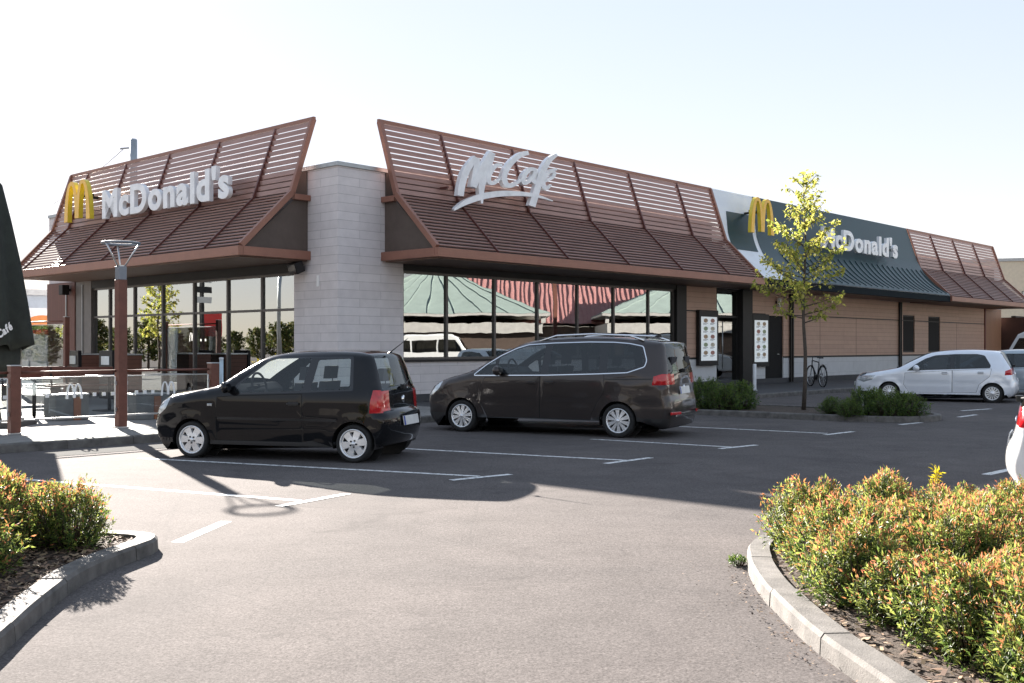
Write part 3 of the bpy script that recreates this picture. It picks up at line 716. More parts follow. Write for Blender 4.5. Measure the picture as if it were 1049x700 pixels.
def build_car(S):
    F0, R0 = gp(*S['F']), gp(*S['R']); hd = (F0 - R0).normalized(); lf = Vector((-hd.y, hd.x, 0)); W0 = S['W']
    mid = (F0 + R0) / 2; tyre_in = S.get('tyre_in', .02)
    base = mid + lf * -(W0 - tyre_in)                # centre of the car on the ground
    C0 = Vector((0, 0, CAM_H)); pl = mid
    def un(px, py):                          # photo position -> (along, up) on the near side of the car
        d = Vector(((px - CX) / CAM_F, 1, (HZ - py) / CAM_F)); t = (pl - C0).dot(lf) / d.dot(lf); p = C0 + d * t
        return Vector(((p - mid).dot(hd), p.z))
    sz = S.get('sz', 1.0)
    roll = S.get('roll', 0)
    def U(q):
        v = un(q[0], q[1] + roll * (S['R'][0] - q[0]) / (S['R'][0] - S['F'][0])); return Vector((v[0], v[1] * sz))
    E = []; tags = []
    Ep = S['E']; pts = [U(q) for q in Ep]
    k = 5; cm = catmull([(p.x, p.y, 0) for p in pts], k)
    for i, p in enumerate(cm):
        E.append(Vector((p.x, p.y))); tags.append(Ep[min(i // k, len(Ep) - 1)][2])
    uF, uR = U(S['Fc']).x, U(S['Rc']).x; rF, rR = U(S['Fc']).y, U(S['Rc']).y; r = S.get('r', (rF + rR) / 2); ra = r * S.get('arch', 1.16)
    zs = S['sill']; front = max(p.x for p in E); rear = min(p.x for p in E)
    belt = S['belt']; roofz = max(p.y for p in E)
    def W(u, z):
        w_ = W0
        if z < belt: w_ -= .05 * ((belt - .18 - z) / (belt - .18)) ** 2 if z < belt - .18 else .06 * ((z - belt + .18) / .18) ** 2 * .6
        else: w_ -= .036 + (z - belt) * S.get('tumble', .36)
        if u > uF: w_ -= S.get('nose', .16) * ((u - uF) / (front - uF)) ** 2.2
        elif u < uR: w_ -= S.get('tailp', .07) * ((uR - u) / (uR - rear)) ** 2
        if abs(z - (.40 * belt + .12)) < .02: w_ -= .006
        for uw in (uF, uR):                   # slight flare round the wheel arches
            d = math.hypot(u - uw, z - r); 
            if d < ra + .13: w_ += .012 * (.5 + .5 * math.cos(math.pi * max(0, d - ra) / .13))
        d = min(seg_d((u, z), E[i], E[i + 1]) for i in range(0, len(E) - 1)) if z > zs + .02 or u > uF or u < uR else 1
        q = S.get('round', .085)
        if d < q: w_ -= q * .8 * (1 - math.sqrt(max(0, 1 - (1 - d / q) ** 2)))
        return w_
    outline = list(E) + [Vector((uR - ra - .05, zs + .01)), Vector((uR + ra, zs)), Vector((uF - ra, zs)), Vector((uF + ra + .04, zs + .01))]
    regions = []                             # key, polygon, material slot in the body or own mesh
    def rp(pts_, rad=0): q = [U(p) for p in pts_]; return rounded([(a.x, a.y, 0) for a in q], rad) if rad else q
    for i, p in enumerate(S['windows']): regions.append((('window', i), [Vector((a[0], a[1])) for a in rp(p, .03)]))
    glassh = [Vector((a[0], a[1])) for a in rp(S['glass_all'], .03)]
    if S.get('black_pillars'): regions.append((('body', 'gloss'), glassh))
    if S.get('chrome_line'): regions.append((('body', 'chrome'), inset(glassh, -.015)))
    elif S.get('seal'): regions.append((('body', 'seal'), inset(glassh, -.014)))
    for key, p in S['lights']: regions.append(((key, 0), rp(p)))
    for p in S.get('trim', []): regions.append((('body', 'black'), rp(p)))
    for i, p in enumerate(S['doors']):
        q = rp(p); regions.append((('door', i), inset(q, .007))); regions.append((('body', 'seam'), q))
    holes = [arc((uF, r), ra), arc((uR, r), ra)]
    P, Eg = [], []
    def addpoly(q, closed=True):
        o = len(P); n = len(q); P.extend([Vector((a[0], a[1])) for a in q])
        for i in range(n if closed else n - 1): Eg.append((o + i, o + (i + 1) % n))
    addpoly(outline)
    for h in holes: addpoly(h)
    for _, q in regions: addpoly(q)
    base_n = len(P); con = [(P[a], P[b]) for a, b in Eg]
    st = .055; nx = int((front - rear) / st) + 2; nz = int(roofz / st) + 2
    A = np.array([[c[0].x, c[0].y] for c in con]); B = np.array([[c[1].x, c[1].y] for c in con]); D = B - A; LL_ = np.maximum((D ** 2).sum(1), 1e-12)
    for i in range(nx):
        for j in range(nz):
            p = np.array((rear + i * st + (.5 * st if j % 2 else 0), .1 + j * st))
            if not pip(p, outline): continue
            t = np.clip(((p - A) * D).sum(1) / LL_, 0, 1); dd = np.sqrt((((A + D * t[:, None]) - p) ** 2).sum(1)).min()
            if dd > .024: P.append(Vector(p))
    vs_, es_, fs_, *_ = delaunay_2d_cdt(P, Eg, [], 0, 1e-5)
    Wc = [W(v.x, v.y) for v in vs_]
    buckets = {}
    SL = {'paint': 0, 'gloss': 1, 'chrome': 2, 'seam': 3, 'black': 4, 'seal': 4, 'under': 4}
    def bk(key): return buckets.setdefault(key, MB())
    maps = {}
    for f in fs_:
        c = (vs_[f[0]] + vs_[f[1]] + vs_[f[2]]) / 3
        if not pip(c, outline) or any((c - Vector(((uF if h == 0 else uR), r))).length < ra - .001 for h in (0, 1)): continue
        key = ('body', 'paint')
        for k_, q in regions:
            if pip(c, q): key = k_; break
        if key == ('body', 'paint') and c.y < S.get('skirt', 0): key = ('body', 'black')
        for side in (1, -1):
            kk = ('body', 0) if key[0] == 'body' else (key[0], (key[1], side))
            m = SL[key[1]] if key[0] == 'body' else 0
            tri = [(vs_[i].x, side * Wc[i], vs_[i].y) for i in f]
            bk(kk).add(tri if side > 0 else tri[::-1], [(0, 1, 2)], m, True)
    # strip across the car: bumper, bonnet, windscreen, roof, tail
    nv = 20; CR = {'bumper': .09, 'grille': .10, 'head': .10, 'hood': .035, 'screen': .06, 'roof': .03, 'rscreen': .05, 'tail': .05, 'lamp': .05, 'rbumper': .07, 'under': 0}
    CR.update(S.get('crown', {}))
    cr = [CR[t] for t in tags]; cr = [sum(cr[max(0, i - 3):i + 4]) / len(cr[max(0, i - 3):i + 4]) for i in range(len(cr))]
    rows = []
    for i, p in enumerate(E):
        t = (E[min(i + 1, len(E) - 1)] - E[max(0, i - 1)]).normalized(); nn = Vector((t.y, -t.x)) if True else 0
        if nn.dot(p - Vector(((front + rear) / 2, .5))) < 0: nn = -nn
        w_ = W(p.x, p.y); row = []
        for j in range(nv + 1):
            v = -1 + 2 * j / nv; c_ = cr[i] * (1 - abs(v) ** 2.4); row.append((p.x + nn.x * c_, v * w_, p.y + nn.y * c_))
        rows.append(row)
    for i in range(len(E) - 1):
        tg = tags[i]
        for j in range(nv):
            v = abs(-1 + 2 * (j + .5) / nv); side = 1 if j >= nv / 2 else -1; key, m = ('body', 0), 0
            if tg == 'screen' and v < .93: key = ('windscreen', 0)
            elif tg == 'rscreen' and v < .86: key = ('rear_window', 0)
            elif tg == 'rscreen': m = 1 if S.get('black_rear') else 0
            elif tg == 'head' and v > .52: key = ('headlight', (0, side))
            elif tg == 'lamp' and v > S.get('lamp_v', .7): key = ('tail_light', (0, side))
            elif tg == 'grille' and v < .6: m = 4
            elif tg == 'under': m = 4
            quad = [rows[i][j], rows[i][j + 1], rows[i + 1][j + 1], rows[i + 1][j]]
            bk(key).add(quad, [(0, 1, 2, 3)], m, True)
    # dark underside, wheel wells
    b0 = bk(('body', 0)); E0, E1 = E[0], E[-1]
    b0.add([(E0.x, -W0 + .2, E0.y), (E0.x, W0 - .2, E0.y), (E1.x, W0 - .2, E1.y), (E1.x, -W0 + .2, E1.y)], [(0, 1, 2, 3)], 4)
    b0.box(uR + ra - .02, uF - ra + .02, -W0 + .06, W0 - .06, zs + .01, zs + .06, 4)
    for uw in (uF, uR):
        for sd in (1, -1):
            n = 18; v = []; 
            for q in range(n + 1):
                a = -.25 + (math.pi + .5) * q / n
                for y in (W0 - .03, W0 - .34): v.append((uw + (ra + .004) * math.cos(a), sd * y, r + (ra + .004) * math.sin(a)))
            b0.add(v, [(2 * q, 2 * q + 1, 2 * q + 3, 2 * q + 2) for q in range(n)], 4)
            b0.add([(uw + (ra + .004) * math.cos(2 * math.pi * q / 20), sd * (W0 - .34), r + (ra + .004) * math.sin(2 * math.pi * q / 20)) for q in range(20)], [tuple(range(20))], 4)
    root = thing(S['name'], S['label'], S['cat'], base, math.atan2(hd.y, hd.x), S.get('group'))
    body_m = S['paint']
    for key, mb in buckets.items():
        nm = key[0]
        if nm == 'body': mb.build('body', [body_m, gloss_black, chrome, seam_m, black_trim], root, merge=.0006, smooth=True)
        elif nm == 'door':
            d = mb.build('door', body_m, root, merge=.0006, smooth=True); i, sd = key[1]
            if i < len(S['handles']):
                h = U(S['handles'][i]); w_ = W(h.x, h.y)
                MB().obox((h.x, sd * (w_ + .014), h.y), (.085, 0, 0), (0, .010, 0), (0, 0, .013)).obox((h.x, sd * (w_ - .002), h.y), (.07, 0, 0), (0, .004, 0), (0, 0, .028), 1).build('handle', [S.get('handle_m', body_m), black_trim], d, bevel=.008)
        elif nm == 'windscreen': mb.build(nm, glass('glare_glass', (.80, .86, .86), .03, glare=.16), root, merge=.0006, smooth=True)  # windscreen brightened by a milky share standing in for sky glare
        elif nm in ('window', 'rear_window'):
            g_ = S['glass'] if nm != 'window' or key[1][0] < S.get('clear', 9) else carglass_d
            if nm == 'rear_window': g_ = S.get('rglass', carglass_d)
            mb.build(nm, g_, root, merge=.0006, smooth=True)
        elif nm == 'tail_light':
            mb.build(nm, tail_m, root, merge=.0006, smooth=True)
        elif nm == 'headlight': mb.build(nm, head_m, root, merge=.0006, smooth=True)
        else: mb.build(nm, tail_m, root, merge=.0006, smooth=True)
    # wheels
    rr = r * S.get('rim', .72); rm = None; tm = None
    for uw in (uF, uR):
        for sd in (1, -1):
            if tm is None:
                q = MB(); tw = .09
                q.lathe([(rr * .97, -tw), (r * .93, -tw * 1.02), (r * .985, -tw * .8), (r, -tw * .5), (r, tw * .5), (r * .985, tw * .8), (r * .93, tw * 1.02), (rr * 1.05, tw * 1.0), (rr * .98, tw * .8)], ax=(0, 1, 0), n=44, m=0)
                tm = q.build('wheel', tyre_m, root); wo = tm
                rm = rim_mesh(rr, S['rim_style']).build('rim', [alloy, alloy_dark], tm); rm.location = (0, tw * .86, 0)
            else:
                wo = tm.copy(); col.objects.link(wo); wo.parent = root
                r2 = rm.copy(); col.objects.link(r2); r2.parent = wo
            wo.location = (uw, sd * (W0 - .11), r); wo.rotation_euler = (0, random.uniform(0, 6), 0) if sd > 0 else (0, 0, math.pi)
    # mirrors
    mp = U(S['mirror']); w_ = W(mp.x, belt)
    for sd in (1, -1):
        mb = MB(); a, b2, c_ = S.get('mir', (.06, .10, .075))
        mb.lathe([(0, -1), (.45, -.92), (.8, -.6), (.97, -.2), (1, .2), (.9, .7), (.75, .92), (0, 1)], ax=(0, 1, 0), n=16)
        mb.V = [(mp.x + x * a + abs(y) * -.02, sd * (w_ + .11 + y * b2), mp.y + z * c_) for x, y, z in mb.V]
        mb.obox((mp.x + .01, sd * (w_ + .02), mp.y - .04), (.03, 0, 0), (0, .05, 0), (0, 0, .015))
        mb.build('wing_mirror', S.get('mirror_m', body_m), root)
    # cabin
    fr, ba = S['cabin']; fr, ba = U(fr).x, U(ba).x; wi = W0 - .17
    dsh = MB().prism([(fr + .35, -wi, belt - .25), (fr + .35, -wi, belt - .02), (fr - .02, -wi, belt + .03), (fr - .12, -wi, belt - .06), (fr - .1, -wi, belt - .3)], (0, 2 * wi, 0)); dsh.build('dashboard', seat_m, root, bevel=.02)
    sw = MB().tube([(fr - .26 + .07 * math.sin(a) * .5, .36 + .18 * math.cos(a), belt + .0 + .17 * math.sin(a)) for a in np.linspace(0, 2 * math.pi, 25)[:-1]], .016, 8, closed=True)
    sw.beam((fr - .26, .2, belt), (fr - .26, .52, belt), .03, .02).beam((fr - .26, .36, belt), (fr - .05, .36, belt - .06), .05, .05); sw.build('steering_wheel', seat_m, root)
    def seat(x, y, w, zt):
        m = MB().obox((x + .02, y, .42), (.26, 0, 0), (0, w, 0), (0, 0, .09)).obox((x - .27, y, .42 + (zt - .42) / 2), (.055, 0, 0), (0, w * .95, 0), (-.05, 0, (zt - .42) / 2))
        for hy in ((y,) if w < .3 else (y - .36, y + .36)): m.obox((x - .33, hy, zt + .12), (.045, 0, 0), (0, .13, 0), (-.012, 0, .085)); m.tube([(x - .33, hy - .05, zt - .05), (x - .33, hy - .05, zt + .08)], .008, 6)
        m.build('seat', seat_m, root, bevel=.03)
    for y in (.36, -.36): seat(fr - .62, y, .24, belt + .05)
    seat(max(ba + .5, fr - 1.55), 0, wi - .08, belt + .02)
    if S.get('third'): seat(ba + .25, 0, wi - .1, belt + .02)
    # number plates, badge, extras
    rx_, rz_ = S['plate']; q = U((rx_, rz_)); best = min(range(len(E)), key=lambda i: abs(E[i].y - q.y) + (0 if E[i].x < 0 else 9)); e = E[best]; xx = e.x - cr[best] - .012
    pn = MB().obox((xx, 0, e.y), (.006, 0, 0), (0, .26, 0), (.01, 0, .058)); np_ = pn.build('number_plate', plate_m, root); MB().obox((xx - .0075, .238, e.y), (.0012, 0, 0), (0, .02, 0), (.01, 0, .056)).build('blue_strip', mat('plate_blue', (.02, .06, .35), .4), np_)
    bi = min(range(len(E)), key=lambda i: abs(E[i].y - .42) + (0 if E[i].x > 0 else 9)); e = E[bi]
    MB().obox((e.x + cr[bi] + .012, 0, e.y), (.006, 0, 0), (0, .26, 0), (0, 0, .055)).build('number_plate', plate_m, root)
    S['info'] = dict(U=U, E=E, W=W, root=root, rear=rear, front=front, roofz=roofz, belt=belt, cr=cr, tags=tags)
    if 'extra' in S: S['extra'](S['info'])
    return root

def badge(I):
    idx = [i for i, t in enumerate(I['tags']) if t in ('tail', 'lamp')]; k = idx[len(idx) // 2]; e = I['E'][k]
    MB().lathe([(0, .012), (.045, .008), (.05, 0), (.05, -.03)], (e.x - I['cr'][k] - .002, 0, e.y), (-1, 0, 0), 20).build('badge', chrome, I['root'])
def wiper(I, frac, width, root_off=.0):
    idx = [i for i, t in enumerate(I['tags']) if t == 'rscreen']; e = I['E'][idx[-1]]; e2 = I['E'][idx[len(idx) // 3]]; c = I['cr'][idx[-1]]
    MB().beam((e.x - c - .02, 0, e.y + .03), (e2.x - c - .03, -.45, (e.y + e2.y) / 2 - .05), .018, .018).obox((e.x - c - .02, 0, e.y + .03), (.03, 0, 0), (0, .05, 0), (0, 0, .03)).build('rear_wiper', black_trim, I['root'], bevel=.004)

p_black = paint('black_paint', (.006, .0065, .008), 0, .16)
def lupo_extra(I):
    U, root = I['U'], I['root']
    a = U((383, 363)); MB().tube([(a.x + .03, .10, I['roofz'] - .0), (a.x - .2, .10, I['roofz'] + .17)], [.008, .004], 6).lathe([(0, .03), (.03, .01), (.035, 0)], (a.x + .04, .10, I['roofz'] - .02), n=12).build('aerial', black_trim, root)
    wiper(I, .4, .4)
    i = U((215.5, 412)); MB().obox((i.x, I['W'](i.x, i.y) + .002, i.y), (.035, 0, 0), (0, .008, 0), (0, 0, .016)).build('side_indicator', head_m, root, bevel=.006)
    badge(I)
LUPO = dict(name='black_hatchback', label='small black three-door hatchback with silver six-spoke wheels, nose to the terrace kerb', cat='car', paint=p_black, F=(196.3, 469.4), roll=3.0, R=(361.8, 474.6), Fc=(196.0, 448.2), Rc=(361.6, 454.2), W=.76, belt=.93, sill=.19, rim=.77, rim_style='six', arch=1.17,
    E=[(164, 458, 'under'), (156.2, 449.5, 'bumper'), (152, 441, 'bumper'), (151, 431, 'bumper'), (152.6, 420, 'bumper'), (156.2, 413.5, 'head'), (162, 407.8, 'head'), (173, 402.8, 'hood'), (190, 399.2, 'hood'), (205, 396.4, 'hood'), (219, 393.6, 'hood'), (226, 389.6, 'screen'), (238, 381.5, 'screen'), (250, 374, 'screen'), (261, 367.6, 'screen'), (268, 364.7, 'roof'), (278, 362.3, 'roof'), (292, 360.8, 'roof'), (312, 360.1, 'roof'), (335, 360.2, 'roof'), (355, 361.1, 'roof'), (367, 363, 'roof'), (373, 366, 'rscreen'), (376.5, 374, 'rscreen'), (380, 385, 'rscreen'), (384, 398.6, 'rscreen'), (386, 402, 'lamp'), (387, 412, 'lamp'), (388, 423, 'rbumper'), (391.5, 427.5, 'rbumper'), (393, 436, 'rbumper'), (392, 447, 'rbumper'), (388, 457, 'under'), (384, 460, 'under')],
    windows=[[(240.2, 400.3), (243, 393.5), (257, 381), (271.6, 368.9), (280, 366.4), (314.6, 366.2), (308.8, 399.4)], [(322.8, 368.5), (355.6, 367.6), (358.6, 398.9), (317.6, 399.4)]],
    glass_all=[(236.5, 402), (241, 392), (256, 379), (271, 366.8), (280, 364.6), (358, 365.4), (361.5, 400.6), (310, 401.6)], black_pillars=True,
    lights=[('tail_light', [(380.5, 400.6), (391, 401), (392, 424.5), (377.8, 424.2), (378.6, 412)]), ('headlight', [(152, 420), (160, 407.5), (172, 403.6), (168, 415), (160, 421)])],
    doors=[[(222.8, 404), (236.5, 403.2), (309.6, 402.6), (309.8, 440), (309.5, 452.5), (222, 448.6), (220.6, 425)]], handles=[(300.8, 412.8)], handle_m=black_trim,
    trim=[[(223, 424.5), (345, 429.5), (345, 432), (223, 427)]], mirror=(234.8, 394.5), mirror_m=p_black, mir=(.05, .09, .075), cabin=((232, 400), (372, 405)), plate=(390, 434), lamp_v=.66,
    glass=carglass, rglass=carglass, tumble=.30, extra=lupo_extra, tailp=.11, skirt=.235)
build_car(LUPO)

p_brown = paint('dark_brown_metallic', (.055, .047, .045), .5, .32)
def mpv_extra(I):
    U, root, W = I['U'], I['root'], I['W']
    for sd in (1, -1):
        a = [U(p) for p in ((548, 347.2), (565, 344.3), (600, 343.2), (640, 345.3), (655, 348))]
        MB().tube([(p.x, sd * (W(p.x, p.y - .06) - .05), p.y + .0 + (.02 if 0 < i < 4 else -.02)) for i, p in enumerate(a)], .017, 8).build('roof_rail', chrome, root)
    q = U((655, 345)); MB().prism([(q.x + .08, -.012, I['roofz'] - .005), (q.x - .08, -.012, I['roofz'] - .01), (q.x - .06, -.012, I['roofz'] + .06)], (0, .024, 0)).build('aerial', black_trim, root)
    wiper(I, .4, .4)
    b = U((676, 425.5)); MB().obox((I['rear'] - .045, .60, b.y + .005), (.012, 0, 0), (.03, .16, 0), (0, 0, .022)).build('reflector', tail_m, root, bevel=.006); MB().obox((I['rear'] - .045, -.60, b.y + .005), (.012, 0, 0), (-.03, .16, 0), (0, 0, .022)).build('reflector', tail_m, root, bevel=.006)
    MB().beam((I['rear'] - .075, -.66, .36), (I['rear'] - .075, .66, .36), .02, .025).build('bumper_strip', chrome, root)
    badge(I)
MPV = dict(name='brown_minivan', label='dark brown minivan with chrome window line and roof rails, parked by the corner windows', cat='car', paint=p_brown, F=(472.8, 442.5), roll=2.2, R=(632.8, 448.9), Fc=(472.7, 423.9), Rc=(632.7, 431.2), W=.93, belt=1.06, sill=.26, rim=.73, rim_style='double', arch=1.15,
    E=[(443, 434, 'under'), (436.5, 427, 'bumper'), (433.2, 420, 'bumper'), (432, 411, 'bumper'), (432.6, 403, 'bumper'), (436.5, 397, 'head'), (442.5, 391.5, 'head'), (457, 385.3, 'hood'), (471, 381.5, 'hood'), (481, 378.2, 'hood'), (489, 374.2, 'screen'), (500, 366.8, 'screen'), (514, 358.6, 'screen'), (528.5, 352, 'screen'), (541, 348.4, 'roof'), (555, 346.2, 'roof'), (575, 345, 'roof'), (600, 344.8, 'roof'), (625, 345.8, 'roof'), (650, 348.2, 'roof'), (668, 350.8, 'roof'), (673, 353.2, 'rscreen'), (675, 362, 'rscreen'), (676.8, 371, 'rscreen'), (678.4, 380.5, 'rscreen'), (679, 384.5, 'lamp'), (680, 395.5, 'tail'), (680.5, 406, 'tail'), (682.6, 414, 'rbumper'), (683.5, 424, 'rbumper'), (682, 433, 'rbumper'), (680, 440, 'under'), (676, 441.5, 'under')],
    windows=[[(488.8, 380.6), (498, 373), (506.5, 367.2), (506.5, 381.6)], [(510, 381.6), (510, 365.4), (525, 357.6), (537, 353.9), (556, 352.8), (553.5, 381.4)], [(561, 381.3), (563, 352.7), (590, 352), (612, 352.2), (613, 380.9)], [(621.5, 380.8), (621, 352.6), (640, 354), (653.6, 356.8), (657.6, 369.8), (656.5, 374.6), (640, 380)]],
    glass_all=[(486, 382.2), (497, 372.4), (511, 363.2), (526, 356), (538, 352.4), (564, 351), (600, 350.4), (625, 351), (642, 352.6), (655.5, 355.6), (660, 370), (658.5, 376), (642, 381.6), (612, 382.4), (560, 383)], black_pillars=True, chrome_line=True,
    lights=[('tail_light', [(668.5, 386.5), (676, 384.2), (685, 384.6), (685.5, 396), (667, 395.4)]), ('headlight', [(433, 402), (442, 391.8), (451, 387.6), (448, 396), (438, 403)])],
    doors=[[(497, 384.6), (553.5, 383.8), (552.6, 427.3), (499, 425.6), (492, 410), (492, 395)], [(553.5, 383.8), (618.8, 383), (619.3, 401), (612, 412), (606, 424), (605, 430), (552.6, 427.3)]], handles=[(545, 391), (563, 391.2)],
    trim=[[(619.6, 387.9), (667, 388.6), (667, 389.9), (619.6, 389.3)]], mirror=(512, 378), mir=(.07, .12, .085), mirror_m=p_brown, cabin=((497, 380), (672, 385)), plate=(686, 403), lamp_v=.62,
    glass=glass('mid_car_glass', (.62, .67, .68), .03), clear=2, tumble=.30, third=True, extra=mpv_extra, nose=.2, tailp=.11, crown={'roof': .008, 'rbumper': .045}, skirt=.315, round=.10)
build_car(MPV)

p_silver = paint('silver_paint', (.80, .84, .90), .3, .3)
def hatch_extra(I):
    wiper(I, .4, .4)
    badge(I)
HATCH = dict(name='silver_hatchback', label='silver five-door hatchback with dark windows, parked behind the island shrubs', cat='car', paint=p_silver, F=(910.8, 410.6), roll=2.3, R=(1016.4, 413.0), Fc=(910.8, 398.6), Rc=(1016.4, 403.8), W=.88, belt=.92, sill=.20, rim=.72, rim_style='thin', arch=1.17, sz=1.0,
    E=[(883, 406.5, 'under'), (877, 402, 'bumper'), (875.3, 397, 'bumper'), (875.4, 391.5, 'bumper'), (876.6, 386.6, 'grille'), (880, 383.2, 'head'), (886, 381, 'hood'), (897, 378.9, 'hood'), (909, 377.2, 'hood'), (920, 375.2, 'hood'), (926, 372.4, 'screen'), (936, 367.8, 'screen'), (945, 363.9, 'screen'), (952, 361.2, 'roof'), (962, 359.6, 'roof'), (978, 358.7, 'roof'), (995, 358.8, 'roof'), (1012, 360, 'roof'), (1024, 362.2, 'rscreen'), (1028, 367, 'rscreen'), (1032, 373, 'rscreen'), (1035, 378, 'lamp'), (1036.5, 384.5, 'tail'), (1037.6, 390, 'rbumper'), (1039.5, 395, 'rbumper'), (1039.5, 401, 'rbumper'), (1036.5, 406.5, 'under'), (1033, 408, 'under')],
    windows=[[(931, 377.2), (938, 372.4), (948, 366.8), (958, 363.8), (973.4, 362.9), (973, 377)], [(977.2, 376.9), (978, 362.9), (1000, 363.3), (1007.5, 365), (1013.5, 374), (1013, 376.6)]],
    glass_all=[(929, 378), (937, 372), (947.6, 366), (958, 362.9), (978, 362.1), (1001, 362.5), (1008.6, 364.3), (1015, 374.5), (1014.4, 377.4)], black_pillars=True,
    lights=[('tail_light', [(1029.8, 380.5), (1036.5, 378.5), (1037.4, 384.8), (1029.2, 385)]), ('headlight', [(877, 386), (882, 382.4), (897, 381.6), (893, 386.4), (884, 388.6)])],
    doors=[[(927, 380), (975.5, 378.6), (975.2, 401.4), (931, 400.4), (925.5, 392)], [(975.5, 378.6), (1016, 377.9), (1014, 386), (1003, 394), (1000, 402), (975.2, 401.4)]], handles=[(967.5, 381.4), (1004.5, 382)],
    trim=[[(877, 397), (892, 398.5), (892, 401.5), (878, 401)]], mirror=(939, 375.5), mir=(.08, .13, .085), cabin=((932, 377), (1028, 381)), plate=(1038, 391), lamp_v=.5,
    glass=carglass_d, tumble=.36, extra=hatch_extra, nose=.2, black_rear=True)
hroot = build_car(HATCH)
p_white = paint('white_paint', (.78, .78, .77), 0, .25); p_pale = paint('pale_grey_paint', (.42, .48, .52), .4, .28)
pb = gp(1071, 407)
dup(hroot, Vector((13.9, 30.2, 0)), hroot.rotation_euler.z - R(4), 'pale grey hatchback half hidden behind the silver one', swap={'silver_paint': p_pale})
dup(hroot, Vector((6.435, 9.37, 0)), R(-28), 'white hatchback with a red tail light cut off by the photo edge', swap={'silver_paint': p_white})
# ------------------------------------------------------------ terrace
post_m = mat('post_brown', (.15, .055, .036), .55, var=.2, scale=8, bump=.1)
steel = mat('brushed_steel', (.52, .53, .54), .32, .9, .06)
clear = glass('clear_glass', (.88, .90, .90), .11)
wvinyl = mat('white_sticker', (.86, .86, .85), .5, var=.03)
def flat_arches(h, w): return arches(h, w)
def barrier(p0, p1, z0, h, label, grp, emblem, squares, post0=True):
    p0, p1 = Vector(p0), Vector(p1); d = (p1 - p0); L = d.length; a = math.atan2(d.y, d.x)
    t = thing('glass_barrier', label, 'glass barrier', (p0.x, p0.y, z0), a, grp)
    MB().tube([(.09, 0, h), (L - .09, 0, h)], .02, 10).build('handrail', post_m, t)
    MB().box(.11, L - .11, -.006, .006, .22, h - .09).build('pane', clear, t)
    MB().box(.095, .109, -.009, .009, .22, h - .09).build('edge_strip', wvinyl, t); MB().box(L - .109, L - .095, -.009, .009, .22, h - .09).build('edge_strip', wvinyl, t); MB().box(.11, L - .11, -.009, .009, h - .089, h - .075).build('edge_strip', steel, t)
    MB().box(.105, L - .105, -.014, .014, .19, .218).build('bottom_rail', steel, t)
    for x in (.085, L - .085):
        c = MB()
        for z in (.30, h - .2): c.box(x - .02, x + .03 if x < 1 else x + .02, -.018, .018, z - .03, z + .03)
        c.build('clamp', steel, t)
    if emblem is not None:
        x, z, hh = emblem; MB().prism([(x + q[0], -.0095, z + q[1]) for q in flat_arches(hh, hh * 1.12)], (0, .003, 0)).build('emblem', wvinyl, t)
    for x, z, s in squares: MB().box(x - s, x + s, -.0095, -.0065, z - s, z + s).build('sticker_square', wvinyl, t)
    return t
def bpost(p, h, label):
    t = thing('barrier_post', label, 'post', (p.x, p.y, PZ), BROT, 'brown posts of the terrace barrier')
    MB().box(-.075, .075, -.075, .075, 0, h).build('shaft', post_m, t, bevel=.008)
    MB().box(-.08, .08, -.08, .08, h + .001, h + .018).build('cap', steel, t, bevel=.004)
    MB().box(-.095, .095, -.095, .095, 0, .02).build('foot_plate', steel, t)
PX = [-11.47, -9.76, -8.05, -6.34, -4.63]; PY = -2.38
pts = [bl(x, PY) for x in PX]
bpost(pts[1], 1.03, 'brown barrier post left of the closed parasol, beyond the frame edge'); bpost(pts[2], 1.03, 'short brown post beside the closed dark parasol')
bpost(pts[4], 1.03, 'short brown post behind the bonnet of the black car')
labs = ['glass barrier panel at the far left behind the parasol', 'glass barrier panel under the dark parasol', 'glass barrier panel with white arches between the short post and the lamp post', 'glass barrier panel whose white arches show just above the black bonnet']
gq = 'glass panels round the terrace'
for i in range(1, 4):
    barrier(pts[i], pts[i + 1], PZ, .93, labs[i], gq, (.93 if i == 2 else .84 if i == 3 else .9, .50, .24), [(.5, .56, .028), (1.26, .56, .028), (1.42, .56, .028), (1.57, .56, .028)] if i < 3 else [(.27, .57, .028), (.42, .57, .028), (.56, .57, .028)])
barrier(bl(-2.2, 8.6), bl(-2.2, 11.6), PZ, 2.0, 'tall glass wind screen with small white arches beside the boarded pier', gq, (1.45, 1.48, .27), [(.95, 1.52, .035), (.7, 1.52, .035)])
for y, lb in ((8.6, 'tall brown post of the wind screen next to the bins'), (11.6, 'tall brown post of the wind screen behind the parasol')):
    t = thing('barrier_post', lb, 'post', bl(-2.2, y, PZ), BROT); MB().box(-.06, .06, -.06, .06, 0, 2.1).build('shaft', post_m, t, bevel=.006); MB().box(-.064, .064, -.064, .064, 2.101, 2.115).build('cap', steel, t)
t = thing('steel_post', 'slim pale steel post beside the short brown post near the black car', 'post', bl(-4.35, -2.2, PZ), BROT); MB().tube([(0, 0, 0), (0, 0, 1.12)], .035, 12).build('shaft', mat('pale_blue_metal', (.45, .55, .60), .4, .4), t); MB().lathe([(0, 1.135), (.038, 1.13), (.042, 1.115), (.042, 1.1)]).build('cap', steel, t)
